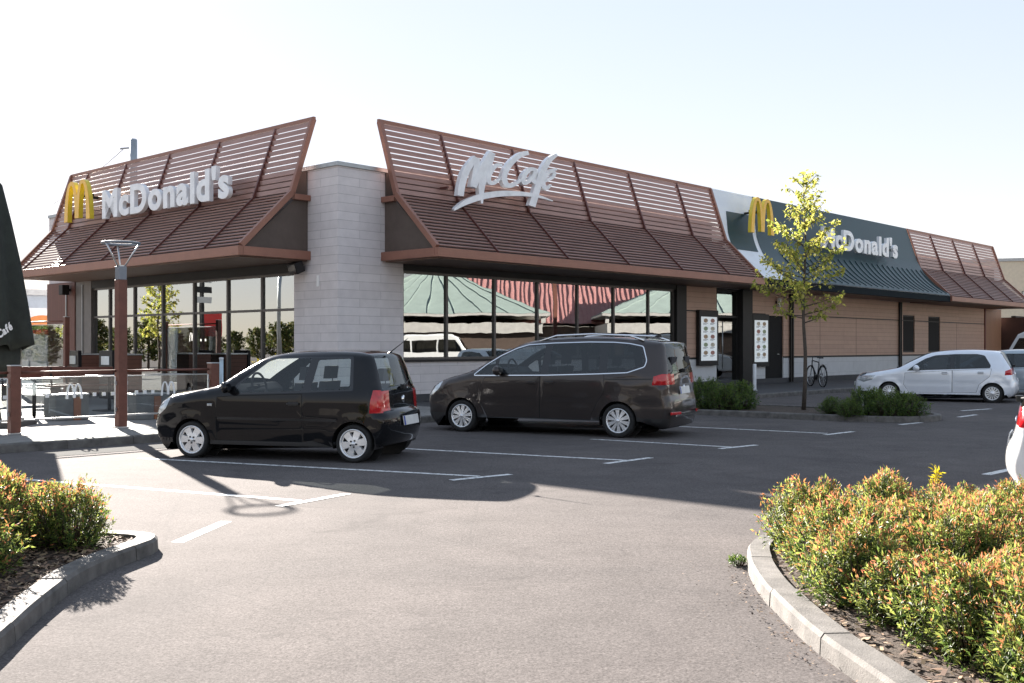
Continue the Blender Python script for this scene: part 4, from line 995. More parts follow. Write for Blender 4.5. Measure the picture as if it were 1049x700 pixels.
# lamp post with a ring
lp = pts[3]
t = thing('lamp_post', 'tall brown lamp post with a ring held by slanting arms, standing in the glass barrier', 'lamp post', (lp.x, lp.y, PZ), BROT)
MB().box(-.075, .075, -.075, .075, 0, 2.42).build('shaft', post_m, t, bevel=.008)
MB().box(-.068, .068, -.068, .068, 2.421, 2.64).build('sleeve', mat('grey_sleeve', (.22, .24, .27), .5, .3), t, bevel=.006)
MB().box(-.1, .1, -.1, .1, 0, .02).build('foot_plate', steel, t)
RR = .29
MB().tube([(RR * math.cos(a), RR * math.sin(a), 3.02) for a in np.linspace(0, 2 * math.pi, 37)[:-1]], .022, 10, closed=True).build('ring', mat('grey_sleeve', (.3, .33, .36)), t)
for k in range(3):
    a = R(-90 + 47 + 120 * k) - BROT + R(43); MB().tube([(.05 * math.cos(a), .05 * math.sin(a), 2.62), (RR * math.cos(a), RR * math.sin(a), 3.0)], .014, 8).build('arm', steel, t)
MB().box(-.05, .05, -.05, .05, 2.641, 2.66).build('cap', steel, t)
# closed parasol
dgreen = mat('dark_canvas', (.022, .027, .022), .85, var=.25, scale=6, bump=.3)
PD = 17.6; pc = Vector(((-6 - CX) / CAM_F * PD, PD, PZ))
ztop = hz(182, PD) - PZ; zh = hz(352, PD) - PZ; zi = hz(386, PD) - PZ
t = thing('closed_parasol', 'large closed dark green parasol with white script on its hem', 'parasol', pc, 0)
m = MB(); nf = 8; n = 96; rows = []
for z, r0, amp in ((ztop, .03, 0), (ztop - .12, .13, .02), (zh + (ztop - zh) * .75, .27, .05), (zh + (ztop - zh) * .5, .42, .09), (zh + (ztop - zh) * .25, .54, .15), (zh + .1, .63, .2), (zh - .02, .645, .22)):
    rows.append([( (r0 - amp * (.5 - .5 * math.cos(nf * 2 * math.pi * k / n + .5)) ** .7) * math.cos(2 * math.pi * k / n), (r0 - amp * (.5 - .5 * math.cos(nf * 2 * math.pi * k / n + .5)) ** .7) * math.sin(2 * math.pi * k / n), z - (.10 * (.5 - .5 * math.cos(nf * 2 * math.pi * k / n + .5)) if z < zh + .05 else 0)) for k in range(n)])
m.add([v for r_ in rows for v in r_], [(i * n + k, i * n + (k + 1) % n, (i + 1) * n + (k + 1) % n, (i + 1) * n + k) for i in range(len(rows) - 1) for k in range(n)], 0, True)
m.lathe([(.40, zh + .1), (.40, zi + .25), (.36, zi), (.30, zi + .1)], n=24)
cano = m.build('canopy', dgreen, t)
so_ = cano.modifiers.new('thick', 'SOLIDIFY'); so_.thickness = .008
MB().tube([(0, 0, 0), (0, 0, ztop + .04)], .04, 12).build('pole', steel, t)
MB().lathe([(0, ztop + .1), (.03, ztop + .08), (.035, ztop), (.02, ztop - .05)]).build('finial', dark, t)
MB().box(-.5, .5, -.5, .5, 0, .09).lathe([(.12, .09), (.09, .3), (.06, .32)], n=16).build('base', mat('kerb_concrete', (.4, .4, .4)), t, bevel=.015)
def script(mb_parent, text, to3d, size, name='letter'):
    word(text, -size * 1.1, size * 1.1, 0, size, to3d, wvinyl, mb_parent, deep=.006, gap=.04, name=name)
an = R(-48.6); ux = Vector((-math.sin(an), math.cos(an), 0)); nrm_ = Vector((math.cos(an), math.sin(an), 0)); tilt = R(38)
e1 = (ux * math.cos(tilt) + Vector((0, 0, 1)) * math.sin(tilt)); e2 = (-ux * math.sin(tilt) + Vector((0, 0, 1)) * math.cos(tilt))
script(t, 'Café', lambda x, z, d: (nrm_ * .648 + Vector((0, 0, zh + .16)) + e1 * x + (e2 + e1 * .3) * z + nrm_ * (d + .012)), .12)
# bins, blocks, tables
binb = cladding('bin_boards', (.20, .085, .055), .11, 2.0)
def litter_bin(p, label):
    t = thing('litter_bin', label, 'litter bin', (p.x, p.y, PZ), BROT, 'waste bins by the terrace windows')
    MB().box(-.36, .36, -.30, .36, .04, 1.10).build('housing', binb, t, bevel=.01)
    MB().box(-.46, -.362, -.32, .38, 0, 1.22).build('front_frame', dark, t, bevel=.01)
    MB().box(-.475, -.461, -.18, .24, .86, 1.08).build('flap', mat('bin_flap', (.6, .66, .70), .35, .3), t, bevel=.006)
    MB().box(-.38, .38, -.32, .38, 1.101, 1.14).build('tray_top', steel, t, bevel=.006)
litter_bin(bl(-1.5, 6.9), 'brown boarded waste bin right behind the lamp post'); litter_bin(bl(-1.5, 8.75), 'brown boarded waste bin nearer the boarded pier')
conc = mat('seat_concrete', (.20, .21, .205), .8, var=.2, bump=.2)
def block(p, w, h, label):
    t = thing('seat_block', label, 'seat block', (p.x, p.y, PZ), BROT, 'grey seat blocks on the terrace')
    MB().box(-w / 2, w / 2, -.24, .24, 0, h).build('block', conc, t, bevel=.015); MB().box(-w / 2 - .01, w / 2 + .01, -.25, .25, h + .001, h + .035).build('seat', steel, t, bevel=.008)
    MB().box(.02, .15, -.262, -.241, .0, h - .02).build('wood_strip', mat('strip_wood', (.33, .13, .06), .5), t)
block(gp(68, 430, PZ), .62, .44, 'grey seat block behind the arches of the middle glass panel'); block(gp(150, 429, PZ), .66, .44, 'grey seat block behind the glass panel next to the black car'); 
tabm = mat('table_top', (.30, .29, .28), .3, .3)
def table(p, label, w=.7, h=.74):
    t = thing('terrace_table', label, 'table', (p.x, p.y, PZ), BROT, 'tables on the terrace')
    MB().box(-w / 2, w / 2, -w / 2, w / 2, h - .03, h).build('table_top', tabm, t, bevel=.006)
    MB().tube([(0, 0, .02), (0, 0, h - .03)], .035, 10).build('leg', dark, t); MB().box(-.25, .25, -.25, .25, 0, .02).build('base', dark, t, bevel=.006)
table(gp(35, 428, PZ), 'square terrace table close to the parasol'); table(gp(112, 421, PZ), 'square terrace table seen left of the lamp post'); table(gp(172, 418, PZ), 'square terrace table behind the black bonnet', .7)
def bench(p, label):
    t = thing('terrace_bench', label, 'bench', (p.x, p.y, PZ), BROT, 'terrace benches')
    for k in range(3): MB().box(-.9, .9, -.2 + .14 * k, -.08 + .14 * k, .42, .45).build('seat_board', post_m, t, bevel=.004)
    for x in (-.75, .75): MB().box(x - .03, x + .03, -.2, .2, 0, .418).build('leg', dark, t)
    MB().box(-.9, .9, .24, .27, .6, .85).build('backrest', post_m, t, bevel=.004)
    for x in (-.75, .75): MB().beam((x, .2, .4), (x, .255, .85), .04, .03).build('back_bracket', dark, t)
bench(gp(90, 414, PZ), 'brown terrace bench in front of the waste bins'); bench(gp(40, 413, PZ), 'brown terrace bench near the tall wind screen')
t = thing('high_counter', 'high wooden counter top in front of yellow planting', 'counter', bl(-5.2, 8.9, PZ), BROT)
MB().box(-1.4, .6, -.25, .25, .86, .92).build('counter_top', mat('pale_wood', (.42, .25, .16), .5), t, bevel=.008)
for x in (-1.3, .5): MB().box(x - .04, x + .04, -.2, .2, 0, .858).build('leg', dark, t)
t = thing('planter_box', 'long dark planter of yellow flowering plants on the terrace', 'planter', bl(-5.6, 10.6, PZ), BROT)
MB().box(-1.6, 1.2, -.25, .25, 0, .45).build('box', dark, t, bevel=.01)

# small things on the facades
def tagt(*a, **k): return thing(*a, **k)
FLS = 1.5
t = thing('floodlight', 'small black floodlight on the stone pier below the left roof screen', 'floodlight', bl(0, by(312), hz(275, bl(0, by(312)).y)), BROT)
t.scale = (1.5, 1.5, 1.5); MB().obox((-.16, 0, 0), (.07, 0, .03), (0, .11, 0), (-.03, 0, .08)).build('housing', dark, t, bevel=.01); MB().box(-.1, -.013, -.03, .03, -.03, .03).build('bracket', dark, t); MB().obox((-.235, 0, -.032), (.004, 0, .002), (0, .095, 0), (-.026, 0, .07)).build('lens', gloss_black, t)
t = thing('wall_speaker', 'black box speaker hung on the boarded pier under the eaves', 'speaker', bl(0, 13.0, 3.17), BROT)
MB().box(-.36, -.14, -.13, .13, -.15, .15).build('housing', dark, t, bevel=.012); MB().box(-.139, -.061, -.03, .03, -.03, .03).build('bracket', dark, t)
t = thing('house_number', 'white figure 1 on the grey stone pier', 'house number', bl(0, by(326), hz(293, bl(0, by(326)).y)), BROT - R(90))
word('1', -.04, .04, 0, .24, lambda x, z, d: (x, -.012 - d, z), wvinyl, t, deep=.008, name='figure')
t = thing('wall_lamp', 'small white cylinder lamp high on the tan wall above the black door', 'wall lamp', bl(bx(795), 0, hz(310, bl(bx(795), 0).y)), BROT)
MB().lathe([(0, -.16), (.07, -.16), (.075, -.15), (.075, .15), (.07, .16), (0, .16)], (0, -.12, 0), n=20).build('lamp_body', mat('lamp_white', (.75, .73, .68), .4), t); MB().box(-.04, .04, -.06, -.001, -.05, .05).build('bracket', dark, t)
def postermat():
    m, nt, b = new_mat('menu_print'); v = objco(nt)
    vo = nt.nodes.new('ShaderNodeTexVoronoi'); vo.inputs['Scale'].default_value = 8; nt.links.new(v, vo.inputs['Vector'])
    c = ramp(nt, noise(nt, 1.5, 2, .5, v), (.66, .72, .75), (.74, .79, .81), .3, .7)
    nt.links.new(c, b.inputs['Base Color']); nt.links.new(c, b.inputs['Emission Color']); b.inputs['Emission Strength'].default_value = .07; b.inputs['Roughness'].default_value = .4; MATS['menu_print'] = m; return m
pm = postermat(); DM = [mat('print_bun', (.46, .32, .20), .5), mat('dish_red', (.46, .22, .18), .5), mat('print_leaf', (.34, .42, .26), .5), mat('print_cream', (.60, .54, .42), .5)]
for a, b_, ya, yb, lb in ((716.5, 736, 318, 374.5, 'menu display case with dark frame left of the glass entrance door'), (771.5, 788, 322, 375.5, 'menu display case with dark frame between the entrance and the black door')):
    x0, x1 = bx(a, .14), bx(b_, .14); dep = bl((x0 + x1) / 2, 0).y; z0, z1 = hz(yb, dep), hz(ya, dep)
    t = thing('menu_case', lb, 'display case', bl((x0 + x1) / 2, 0, z0), BROT); w_ = (x1 - x0) / 2; h_ = z1 - z0
    MB().box(-w_, w_, -.14, -.013, 0, h_).build('case', dark, t, bevel=.008)
    po = MB().box(-w_ + .10, w_ - .10, -.147, -.1415, .16, h_ - .22)
    iw, ih = w_ - .16, h_ - .50
    for r_ in range(5):
        for c_ in range(2):
            cx_, cz_ = (-.5 + c_) * iw, .26 + (r_ + .5) * ih / 5; k_ = (r_ * 2 + c_ + int(a)) % 4; q_ = ih / 5 * .26
            MB().prism([(cx_ + iw * .30 * math.cos(v), -.150, cz_ + q_ * .4 + q_ * math.sin(v)) for v in np.linspace(0, 2 * math.pi, 17)[:-1]], (0, .0025, 0)).build('dish_picture', DM[k_], t); po.box(cx_ - iw * .36, cx_ + iw * .30, -.150, -.1475, cz_ - ih * .055, cz_ - ih * .04, 1); po.box(cx_ - iw * .36, cx_ + iw * .1, -.150, -.1475, cz_ - ih * .08, cz_ - ih * .068, 1)
    po.build('poster', [pm, mat('print_grey', (.30, .31, .32), .5)], t)
t = thing('white_bollard', 'slim white bollard standing outside the entrance', 'bollard', gp(773, 400, PZ), BROT)
MB().lathe([(.055, 0), (.055, .78), (.045, .80), (0, .80)], n=18).build('shaft', mat('white_post', (.7, .72, .73), .4), t); MB().lathe([(0, .012), (.09, .012), (.09, 0)], n=18).build('foot_plate', steel, t)
# roof mast with a wire
mp = Vector((-12.2, 34, 0)); q = to_b(mp)
t = thing('roof_mast', 'grey pipe mast on the roof behind the left screen', 'mast', bl(q[0], q[1], 5.1), BROT)
MB().tube([(0, 0, 0), (0, 0, 3.0)], .11, 16).lathe([(.11, 3.0), (.09, 3.04), (0, 3.05)], n=16).build('shaft', mat('galvanised', (.33, .37, .40), .5, .5), t)
MB().tube([(-.1, .1, 2.75), (-.3, .3, 2.72)], .03, 8).build('insulator', coping, t)
wq = bl(q[0], q[1], 7.82) + Vector((-.32, 0, 0)); wend = Vector((-30, 60, 9.5))
tag(MB().tube([wq.lerp(wend, k / 20) - Vector((0, 0, 1.2 * math.sin(math.pi * k / 20))) for k in range(21)], .010, 6).build('overhead_wire', mat('wire_grey', (.3, .3, .31), .6)), 'thin overhead wire running left from the roof mast', 'wire')

# yard enclosure beyond the end of the long side, far building and posts
t = thing('yard_enclosure', 'dark brown boarded yard enclosure past the end of the restaurant', 'enclosure', bl(45.0, -.4, 0), BROT)
MB().box(.0, .12, -1.2, 4, 0, 3.0).build('dark_gate', mat('gate_brown', (.05, .018, .012), .6), t); MB().box(.121, 9, 1.0, 1.15, 0, 3.0).build('board_fence', tan, t); MB().box(.3, 5.5, -.2, -.08, 0, 2.9).build('board_fence', tan, t)
MB().box(-.05, 5.6, -.25, -.03, 3.001, 3.08).build('coping', dark, t)
t = thing('steel_goalpost', 'thin brown steel frame rising behind the end of the restaurant', 'steel frame', bl(46.5, 5, 0), BROT)
for x in (0, 2.4): MB().box(x - .06, x + .06, -.06, .06, 0, 5.4).build('post', post_m, t)
MB().box(-.3, 2.7, -.06, .06, 5.401, 5.52).build('crossbar', post_m, t)
beige = mat('beige_render', (.62, .55, .42), .8, var=.08)
def house(name, label, cat, loc, rz, w, d, h, wallm, roofm, wins=(), pitched=False):
    t = thing(name, label, cat, loc, rz); MB().box(-w / 2, w / 2, -d / 2, d / 2, 0, h).build('wall', wallm, t)
    if pitched: MB().prism([(-w / 2 - .3, -d / 2 - .4, h), (-w / 2 - .3, d / 2 + .4, h), (-w / 2 - .3, 0, h + d * .3)], (w + .6, 0, 0)).build('roof', roofm, t)
    else: MB().box(-w / 2 - .1, w / 2 + .1, -d / 2 - .1, d / 2 + .1, h + .001, h + .25).build('roof', roofm, t)
    for x, z, ww, hh in wins:
        o = MB().box(x - ww / 2, x + ww / 2, -d / 2 - .03, -d / 2 - .001, z, z + hh).build('window', frame_m, t); MB().box(x - ww / 2 + .06, x + ww / 2 - .06, -d / 2 - .04, -d / 2 - .031, z + .06, z + hh - .06).build('pane', glass('far_glass', (.05, .06, .07), .25), o)
    return t
house('beige_building', 'pale beige building far behind the end of the restaurant', 'building', (50, 92, 0), R(-20), 22, 12, 8.6, beige, coping, [(-8 + 3.2 * i, z, 1.6, 1.5) for i in range(6) for z in (1.2, 4.6)])
# pale hall with a picture board far left
t = house('pale_hall', 'pale blue grey hall beyond the terrace, left of the boarded pier', 'building', (-24.5, 50, 0), R(28), 16, 10, 3.7, mat('pale_blue_wall', (.50, .56, .62), .7, var=.08), coping, [(-6, 1, 1.4, 1.5), (-3, 1, 1.4, 1.5)])
t = thing('picture_board', 'colourful food picture board in front of the pale hall', 'picture board', gp(43, 376, 0) * 1.0, R(25)); t.location = Vector(((42 - CX) / CAM_F * 40, 40, 0))
MB().box(-.9, .9, -.04, .04, .9, 2.9).build('board', mat('board_white', (.70, .72, .74), .5), t); 
for x in (-.7, .7): MB().box(x - .04, x + .04, .041, .1, 0, 2.8).build('leg', steel, t)
def ell(cx, cz, a, b, y): return MB().prism([(cx + a * math.cos(q), y, cz + b * math.sin(q)) for q in np.linspace(0, 2 * math.pi, 25)[:-1]], (0, .012, 0))
ell(.05, 2.35, .55, .28, -.055).build('print', mat('print_orange', (.62, .22, .06), .5), t); ell(.0, 2.1, .6, .14, -.07).build('print', mat('print_green', (.2, .36, .08), .5), t); ell(.1, 2.0, .5, .1, -.085).build('print', mat('print_red', (.5, .05, .03), .5), t)

# bicycle against the base wall
def bicycle(loc, rz, label):
    t = thing('bicycle', label, 'bicycle', loc, rz); fm = mat('bike_frame', (.02, .022, .028), .3, .4); r = .34
    for x in (-.52, .52):
        w = MB().tube([(x + r * math.cos(a), 0, r + r * math.sin(a)) for a in np.linspace(0, 2 * math.pi, 33)[:-1]], .022, 8, closed=True).build('wheel', tyre_m, t)
        s = MB().tube([(x + r * .92 * math.cos(a), 0, r + r * .92 * math.sin(a)) for a in np.linspace(0, 2 * math.pi, 33)[:-1]], .009, 6, closed=True)
        for k in range(12): a = k * math.pi / 6; s.tube([(x, .02 * (-1) ** k, r), (x + r * .91 * math.cos(a), 0, r + r * .91 * math.sin(a))], .003, 4)
        s.lathe([(.02, -.04), (.02, .04)], (x, 0, r), (0, 1, 0), 10); s.build('rim', steel, w)
    bb, st, hd, ht, ra, fa = (-.06, 0, .30), (-.20, 0, .80), (.36, 0, .86), (.39, 0, .72), (-.52, 0, r), (.52, 0, r)
    f = MB()
    for a, b_, rr in ((bb, st, .017), (bb, ht, .02), (st, hd, .016), (hd, ht, .02), (bb, ra, .012), (st, ra, .010), (ht, fa, .014)): f.tube([a, b_], rr, 8)
    f.build('frame', fm, t)
    MB().tube([(.36, 0, .86), (.345, 0, .98)], .013, 8).tube([(.24, .28, 1.0), (.33, .22, .99), (.345, 0, .98), (.33, -.22, .99), (.24, -.28, 1.0)], .013, 8).build('handlebar', fm, t)
    MB().tube([st, (-.235, 0, .92)], .013, 8).build('seat_post', steel, t); MB().prism([(-.40, -.085, .93), (-.40, .085, .93), (-.22, .04, .94), (-.08, .02, .935), (-.08, -.02, .935), (-.22, -.04, .94)], (0, 0, .045)).build('saddle', black_trim, t, bevel=.015)
    MB().lathe([(0, .01), (.09, .01), (.09, -.01), (0, -.01)], (-.06, .04, .30), (0, 1, 0), 20).beam((-.06, .06, .30), (.06, .06, .18), .02, .015).beam((-.06, -.06, .30), (-.18, -.06, .42), .02, .015).box(.02, .1, .05, .13, .17, .19).box(-.22, -.14, -.13, -.05, .41, .43).build('crankset', dark, t)
    MB().tube([(-.52 + .37 * math.cos(a), 0, r + .37 * math.sin(a)) for a in np.linspace(.3, 2.4, 14)], .022, 6).build('mudguard', fm, t)
    MB().box(-.72, -.32, -.06, .06, .74, .755).tube([(-.52, .05, r), (-.6, .05, .74)], .006, 6).tube([(-.52, -.05, r), (-.6, -.05, .74)], .006, 6).build('carrier', steel, t)
bp = gp(836.5, 396, PZ); bicycle(bp, R(74 + 22), 'dark bicycle leaning near the pale base of the tan wall')

# ------------------------------------------------------------ planting
lf = [leafmat('leaf_dark', (.035, .065, .018), .4), leafmat('leaf_green', (.10, .155, .035), .5), leafmat('leaf_lime', (.25, .29, .07), .55), leafmat('leaf_orange', (.46, .24, .07), .5, (.48, .17, .10)), mat('twig_bark', (.06, .04, .028), .85)]
LEAF = .046
lfg = [leafmat('leaf_dark', (1, 1, 1)), leafmat('hedge_green', (.06, .12, .025), .4), leafmat('hedge_lime', (.13, .19, .04), .45), leafmat('hedge_lime', (1, 1, 1)), MATS['twig_bark']]
def leaf_faces(P, D, N, Ln, Wd, fold=.25):
    """vectorised folded leaves: base P, direction D, normal N"""
    B = np.cross(D, N); B /= np.linalg.norm(B, axis=1)[:, None] + 1e-9
    L_, W_ = Ln[:, None], Wd[:, None]
    droop = -.12 * L_
    v0 = P; v1 = P + D * L_ * .45 + B * W_ * .5 + N * W_ * fold; v2 = P + D * L_ + N * droop; v3 = P + D * L_ * .45 - B * W_ * .5 + N * W_ * fold; v4 = P + D * L_ * .5
    V = np.stack([v0, v1, v2, v3, v4], 1).reshape(-1, 3); n = len(P); o = np.arange(n)[:, None] * 5
    F = np.stack([o + np.array([[0, 4, 1]]), o + np.array([[4, 2, 1]]), o + np.array([[0, 3, 4]]), o + np.array([[4, 3, 2]])], 1).reshape(-1, 3)
    return V, F
def leaf_object(name, V, F, idx, mats, parent):
    me = bpy.data.meshes.new(name); nv, nf_ = len(V), len(F)
    me.vertices.add(nv); me.vertices.foreach_set('co', V.astype(np.float32).ravel())
    me.loops.add(nf_ * 3); me.loops.foreach_set('vertex_index', F.astype(np.int32).ravel())
    me.polygons.add(nf_); me.polygons.foreach_set('loop_start', np.arange(nf_, dtype=np.int32) * 3); me.polygons.foreach_set('loop_total', np.full(nf_, 3, np.int32))
    for m in mats: me.materials.append(m)
    me.polygons.foreach_set('material_index', np.repeat(idx, 4).astype(np.int32)); me.update(calc_edges=True); me.validate()
    o = bpy.data.objects.new(name, me); col.objects.link(o); o.parent = parent; return o
def unit(a): return a / (np.linalg.norm(a, axis=-1, keepdims=True) + 1e-9)
def shrub(name, label, group, rx, rz_, nspr, nl, ll, mats, red, seed, lw=.30):
    g = np.random.default_rng(seed); t = thing(name, label, 'shrub', (0, 0, 0), 0, group)
    ph = g.uniform(0, 2 * np.pi, nspr); rad = np.sqrt(g.uniform(0.02, 1, nspr)); hgt = g.uniform(.0, 1, nspr) ** .75
    lump = 1 + .22 * np.sin(3 * ph + seed) + .1 * np.sin(5 * ph + 2 * seed)
    prof = np.sqrt(np.clip(1 - (hgt * .96) ** 2.6, 0, 1)) * (.72 + .28 * np.clip(hgt * 3, 0, 1))
    rr = rad ** .55 * prof * rx * lump
    T = np.stack([rr * np.cos(ph), rr * np.sin(ph), rz_ * (.08 + .90 * hgt) * (1 + .10 * np.sin(2 * ph + seed * 1.7))], 1)
    out = unit(np.stack([np.cos(ph) * rad, np.sin(ph) * rad, .55 + .9 * hgt], 1) + g.normal(0, .28, (nspr, 3)))
    sl = rz_ * g.uniform(.22, .42, nspr)
    Ps, Ds, Ns, Ix, Ls = [], [], [], [], []
    for k in range(nl):
        f = (k + .5) / nl
        p = T - out * (sl * (1 - f))[:, None] + g.normal(0, .006, (nspr, 3))
        a = k * 2.4 + ph; q = unit(np.cross(out, g.normal(0, 1, (nspr, 3)))); b2 = np.cross(out, q)
        side = q * np.cos(a)[:, None] + b2 * np.sin(a)[:, None]
        d = unit(side * (1.0 - .45 * f) + out * (.35 + .8 * f) + np.array([0, 0, -.12]))
        Ps.append(p); Ds.append(d); Ns.append(unit(np.cross(d, np.cross(out, d)) + g.normal(0, .35, (nspr, 3)))); Ls.append(ll * g.uniform(.5, 1.45, nspr) * (1 - .3 * f))
        u = g.uniform(0, 1, nspr); hi = T[:, 2] / rz_
        redp = red * (f > .72) * np.clip(-.1 + 1.35 * hi, 0, 1) * (rad > .2)
        limep = np.clip(.22 + .6 * f * (.4 + hi), 0, .85)
        Ix.append(np.where(u < redp, 3, np.where(g.uniform(0, 1, nspr) < limep, 2, np.where(g.uniform(0, 1, nspr) < .55 + .3 * f, 1, 0))))
    P, D, N, I_, L_ = (np.concatenate(x) for x in (Ps, Ds, Ns, Ix, Ls))
    V, F = leaf_faces(P, D, N, L_, L_ * lw)
    leaf_object('foliage', V, F, I_, mats, t)
    s = MB()
    for k in range(0, nspr, 4):
        tp = Vector(T[k]); b0 = Vector((tp.x * .25, tp.y * .25, 0)); s.tube([b0, b0.lerp(tp, .5) + Vector((tp.x * .12, tp.y * .12, 0)), tp], [.006, .004, .002], 4)
    s.build('stem', mats[4], t, fixn=False); return t
RB = 'reddish shrubs of the right front bed'; LB = 'reddish shrubs of the left front bed'; IB = 'green shrubs on the planting island'
RLBL = 'dense shrub with orange tips in the bed on the right'; LLBL = 'dense shrub with orange tips in the bed on the left'
protos = [shrub('red_tip_shrub', RLBL, RB, .42, .56, 460, 17, LEAF, lf, .52, s) for s in (1, 2, 3)]
def place(protos_, spots, label, group, zb=.07, sc=(.9, 1.1), used=set()):
    for i, sp in enumerate(spots):
        x, y = sp[0], sp[1]; k = sp[2] if len(sp) > 2 else 1.0; lb = sp[3] if len(sp) > 3 else label
        p = protos_[i % len(protos_)]; s = random.uniform(*sc) * k
        if p.name not in used:
            used.add(p.name); o = p; o.location = (x, y, zb); o.rotation_euler.z = random.uniform(0, 6); o.scale = (s, s, s * random.uniform(.88, 1.14)); o['label'] = lb
        else: o = dup(p, (x, y, zb), random.uniform(0, 6), lb, (s, s, s * random.uniform(.88, 1.14)))
        o['group'] = group
sp = []
for iy in range(8):
    y = 7.52 - iy * .47
    for ix in range(10):
        x = 2.03 + ix * .48 - (.10 if iy > 1 else 0) + random.uniform(-.07, .07) + (.16 if iy == 0 else 0) + max(0, iy - 4) * .05; yy = y + random.uniform(-.08, .08)
        if x < .486 * yy + .62 and yy > 4.1: sp.append((x, yy))
place(protos, sp, RLBL, RB, .05, (.70, .86))
sp = [(-3.02, 7.28, .82), (-3.5, 7.3), (-3.95, 7.25), (-4.4, 7.2), (-3.42, 6.8), (-3.85, 6.75), (-4.3, 6.7), (-3.25, 6.35, .9), (-3.65, 6.3), (-4.1, 6.2), (-3.35, 5.9, .95), (-3.8, 5.8), (-3.4, 5.4), (-3.85, 5.3)]
place(protos, [(x - .02, y - .05, *r) for x, y, *r in sp], LLBL, LB, .05, (.86, 1.0))
gr = [shrub('green_shrub', 'x', IB, .48, .62, 330, 13, .06, lfg, .0, s) for s in (5, 6)]
isp = []
for px, py, k, lb in ((722, 419, .95, 'green island shrub nearest the rear of the brown minivan'), (742, 420, .9, 'green island shrub second from the brown minivan'), (759, 419, 1.0, 'green island shrub nearest the white bollard'), (852, 424, .62, 'small round green shrub just right of the young tree'), (886, 426, .9, 'green island shrub in front of the silver car nose'), (908, 427, .88, 'green island shrub in front of the silver car front wheel'), (932, 427, .84, 'green island shrub at the rounded tip of the island'), (870, 427, .6, 'low green shrub between the small round one and the big ones')):
    p = gp(px, py, .09); isp.append((p.x, p.y, k, lb))
place(gr, isp, '', IB, .09, (.98, 1.02))
yl = [leafmat('leaf_yellow', (.55, .45, .03), .5)] * 4 + [MATS['twig_bark']]
yp = [shrub('yellow_plant', 'x', 'yellow plants in the terrace planter', .4, .6, 90, 10, .06, yl, 0, 9)]
place(yp, [(*bl(-5.6 + dx, 10.6).xy, 1, 'yellow flowering plant in the long terrace planter') for dx in (-1.2, -.6, 0, .6)], '', 'yellow plants in the terrace planter', .5)
yl1 = shrub('yellow_weed', 'single bright yellow weed spike rising from the right bed', '', .03, .16, 10, 6, .05, yl, 0, 4); yl1.location = (3.05, 7.6, .42)
# chips and leaf litter
def chips(name, poly, n, z, m, lo, hi):
    xs = [p[0] for p in poly]; ys = [p[1] for p in poly]; mb = MB(); c = 0
    while c < n:
        p = (random.uniform(min(xs), max(xs)), random.uniform(max(min(ys), 3.6), max(ys)))
        if not pip(p, poly) or abs(p[0]) > .52 * p[1] + .3: continue
        a, s, w_ = random.uniform(0, 6.3), random.uniform(lo, hi), random.uniform(.25, .6); u = Vector((math.cos(a), math.sin(a), random.uniform(-.4, .4))) * s; v = Vector((-math.sin(a), math.cos(a), random.uniform(-.4, .4))) * s * w_; o = Vector((*p, z + random.uniform(.0, .012)))
        mb.add([o - u - v * .7, o + u * .8 - v, o + u + v * .6, o - u * .7 + v], [(0, 1, 2, 3)], c % len(m)); c += 1
    tag(mb.build(name, m, fixn=False), kind='stuff')
ch = [mat('bark_chip', (.10, .06, .04), .9, var=.4), mat('bark_chip_pale', (.22, .14, .09), .9, var=.3), mat('dry_leaf', (.28, .20, .12), .8, var=.3)]
chips('mulch', inset_pts(right_path, .16) + [Vector((7.5, 2.2))], 5200, .078, ch, .008, .028)
chips('mulch', inset_pts(left_path, .16) + [Vector((-7, 2.2))], 3000, .078, ch, .008, .028)
rk = [Vector((p[0], p[1])) for p in right_path if p[1] < 7.3 and p[0] < 2]
chips('leaf_litter', rk + [p + Vector((-.14, 0)) for p in reversed(rk)], 330, .006, [ch[0], ch[1], ch[2]], .003, .012)
chips('leaf_litter', rk + [p + Vector((-.42, 0)) for p in reversed(rk)], 160, .006, [ch[0], ch[1], soil_m], .003, .008)
wd = shrub('small_weed', 'small green weed growing at the foot of the right kerb', '', .09, .07, 40, 6, .03, lfg, 0, 8); wd.location = (1.50, 6.95, 0)

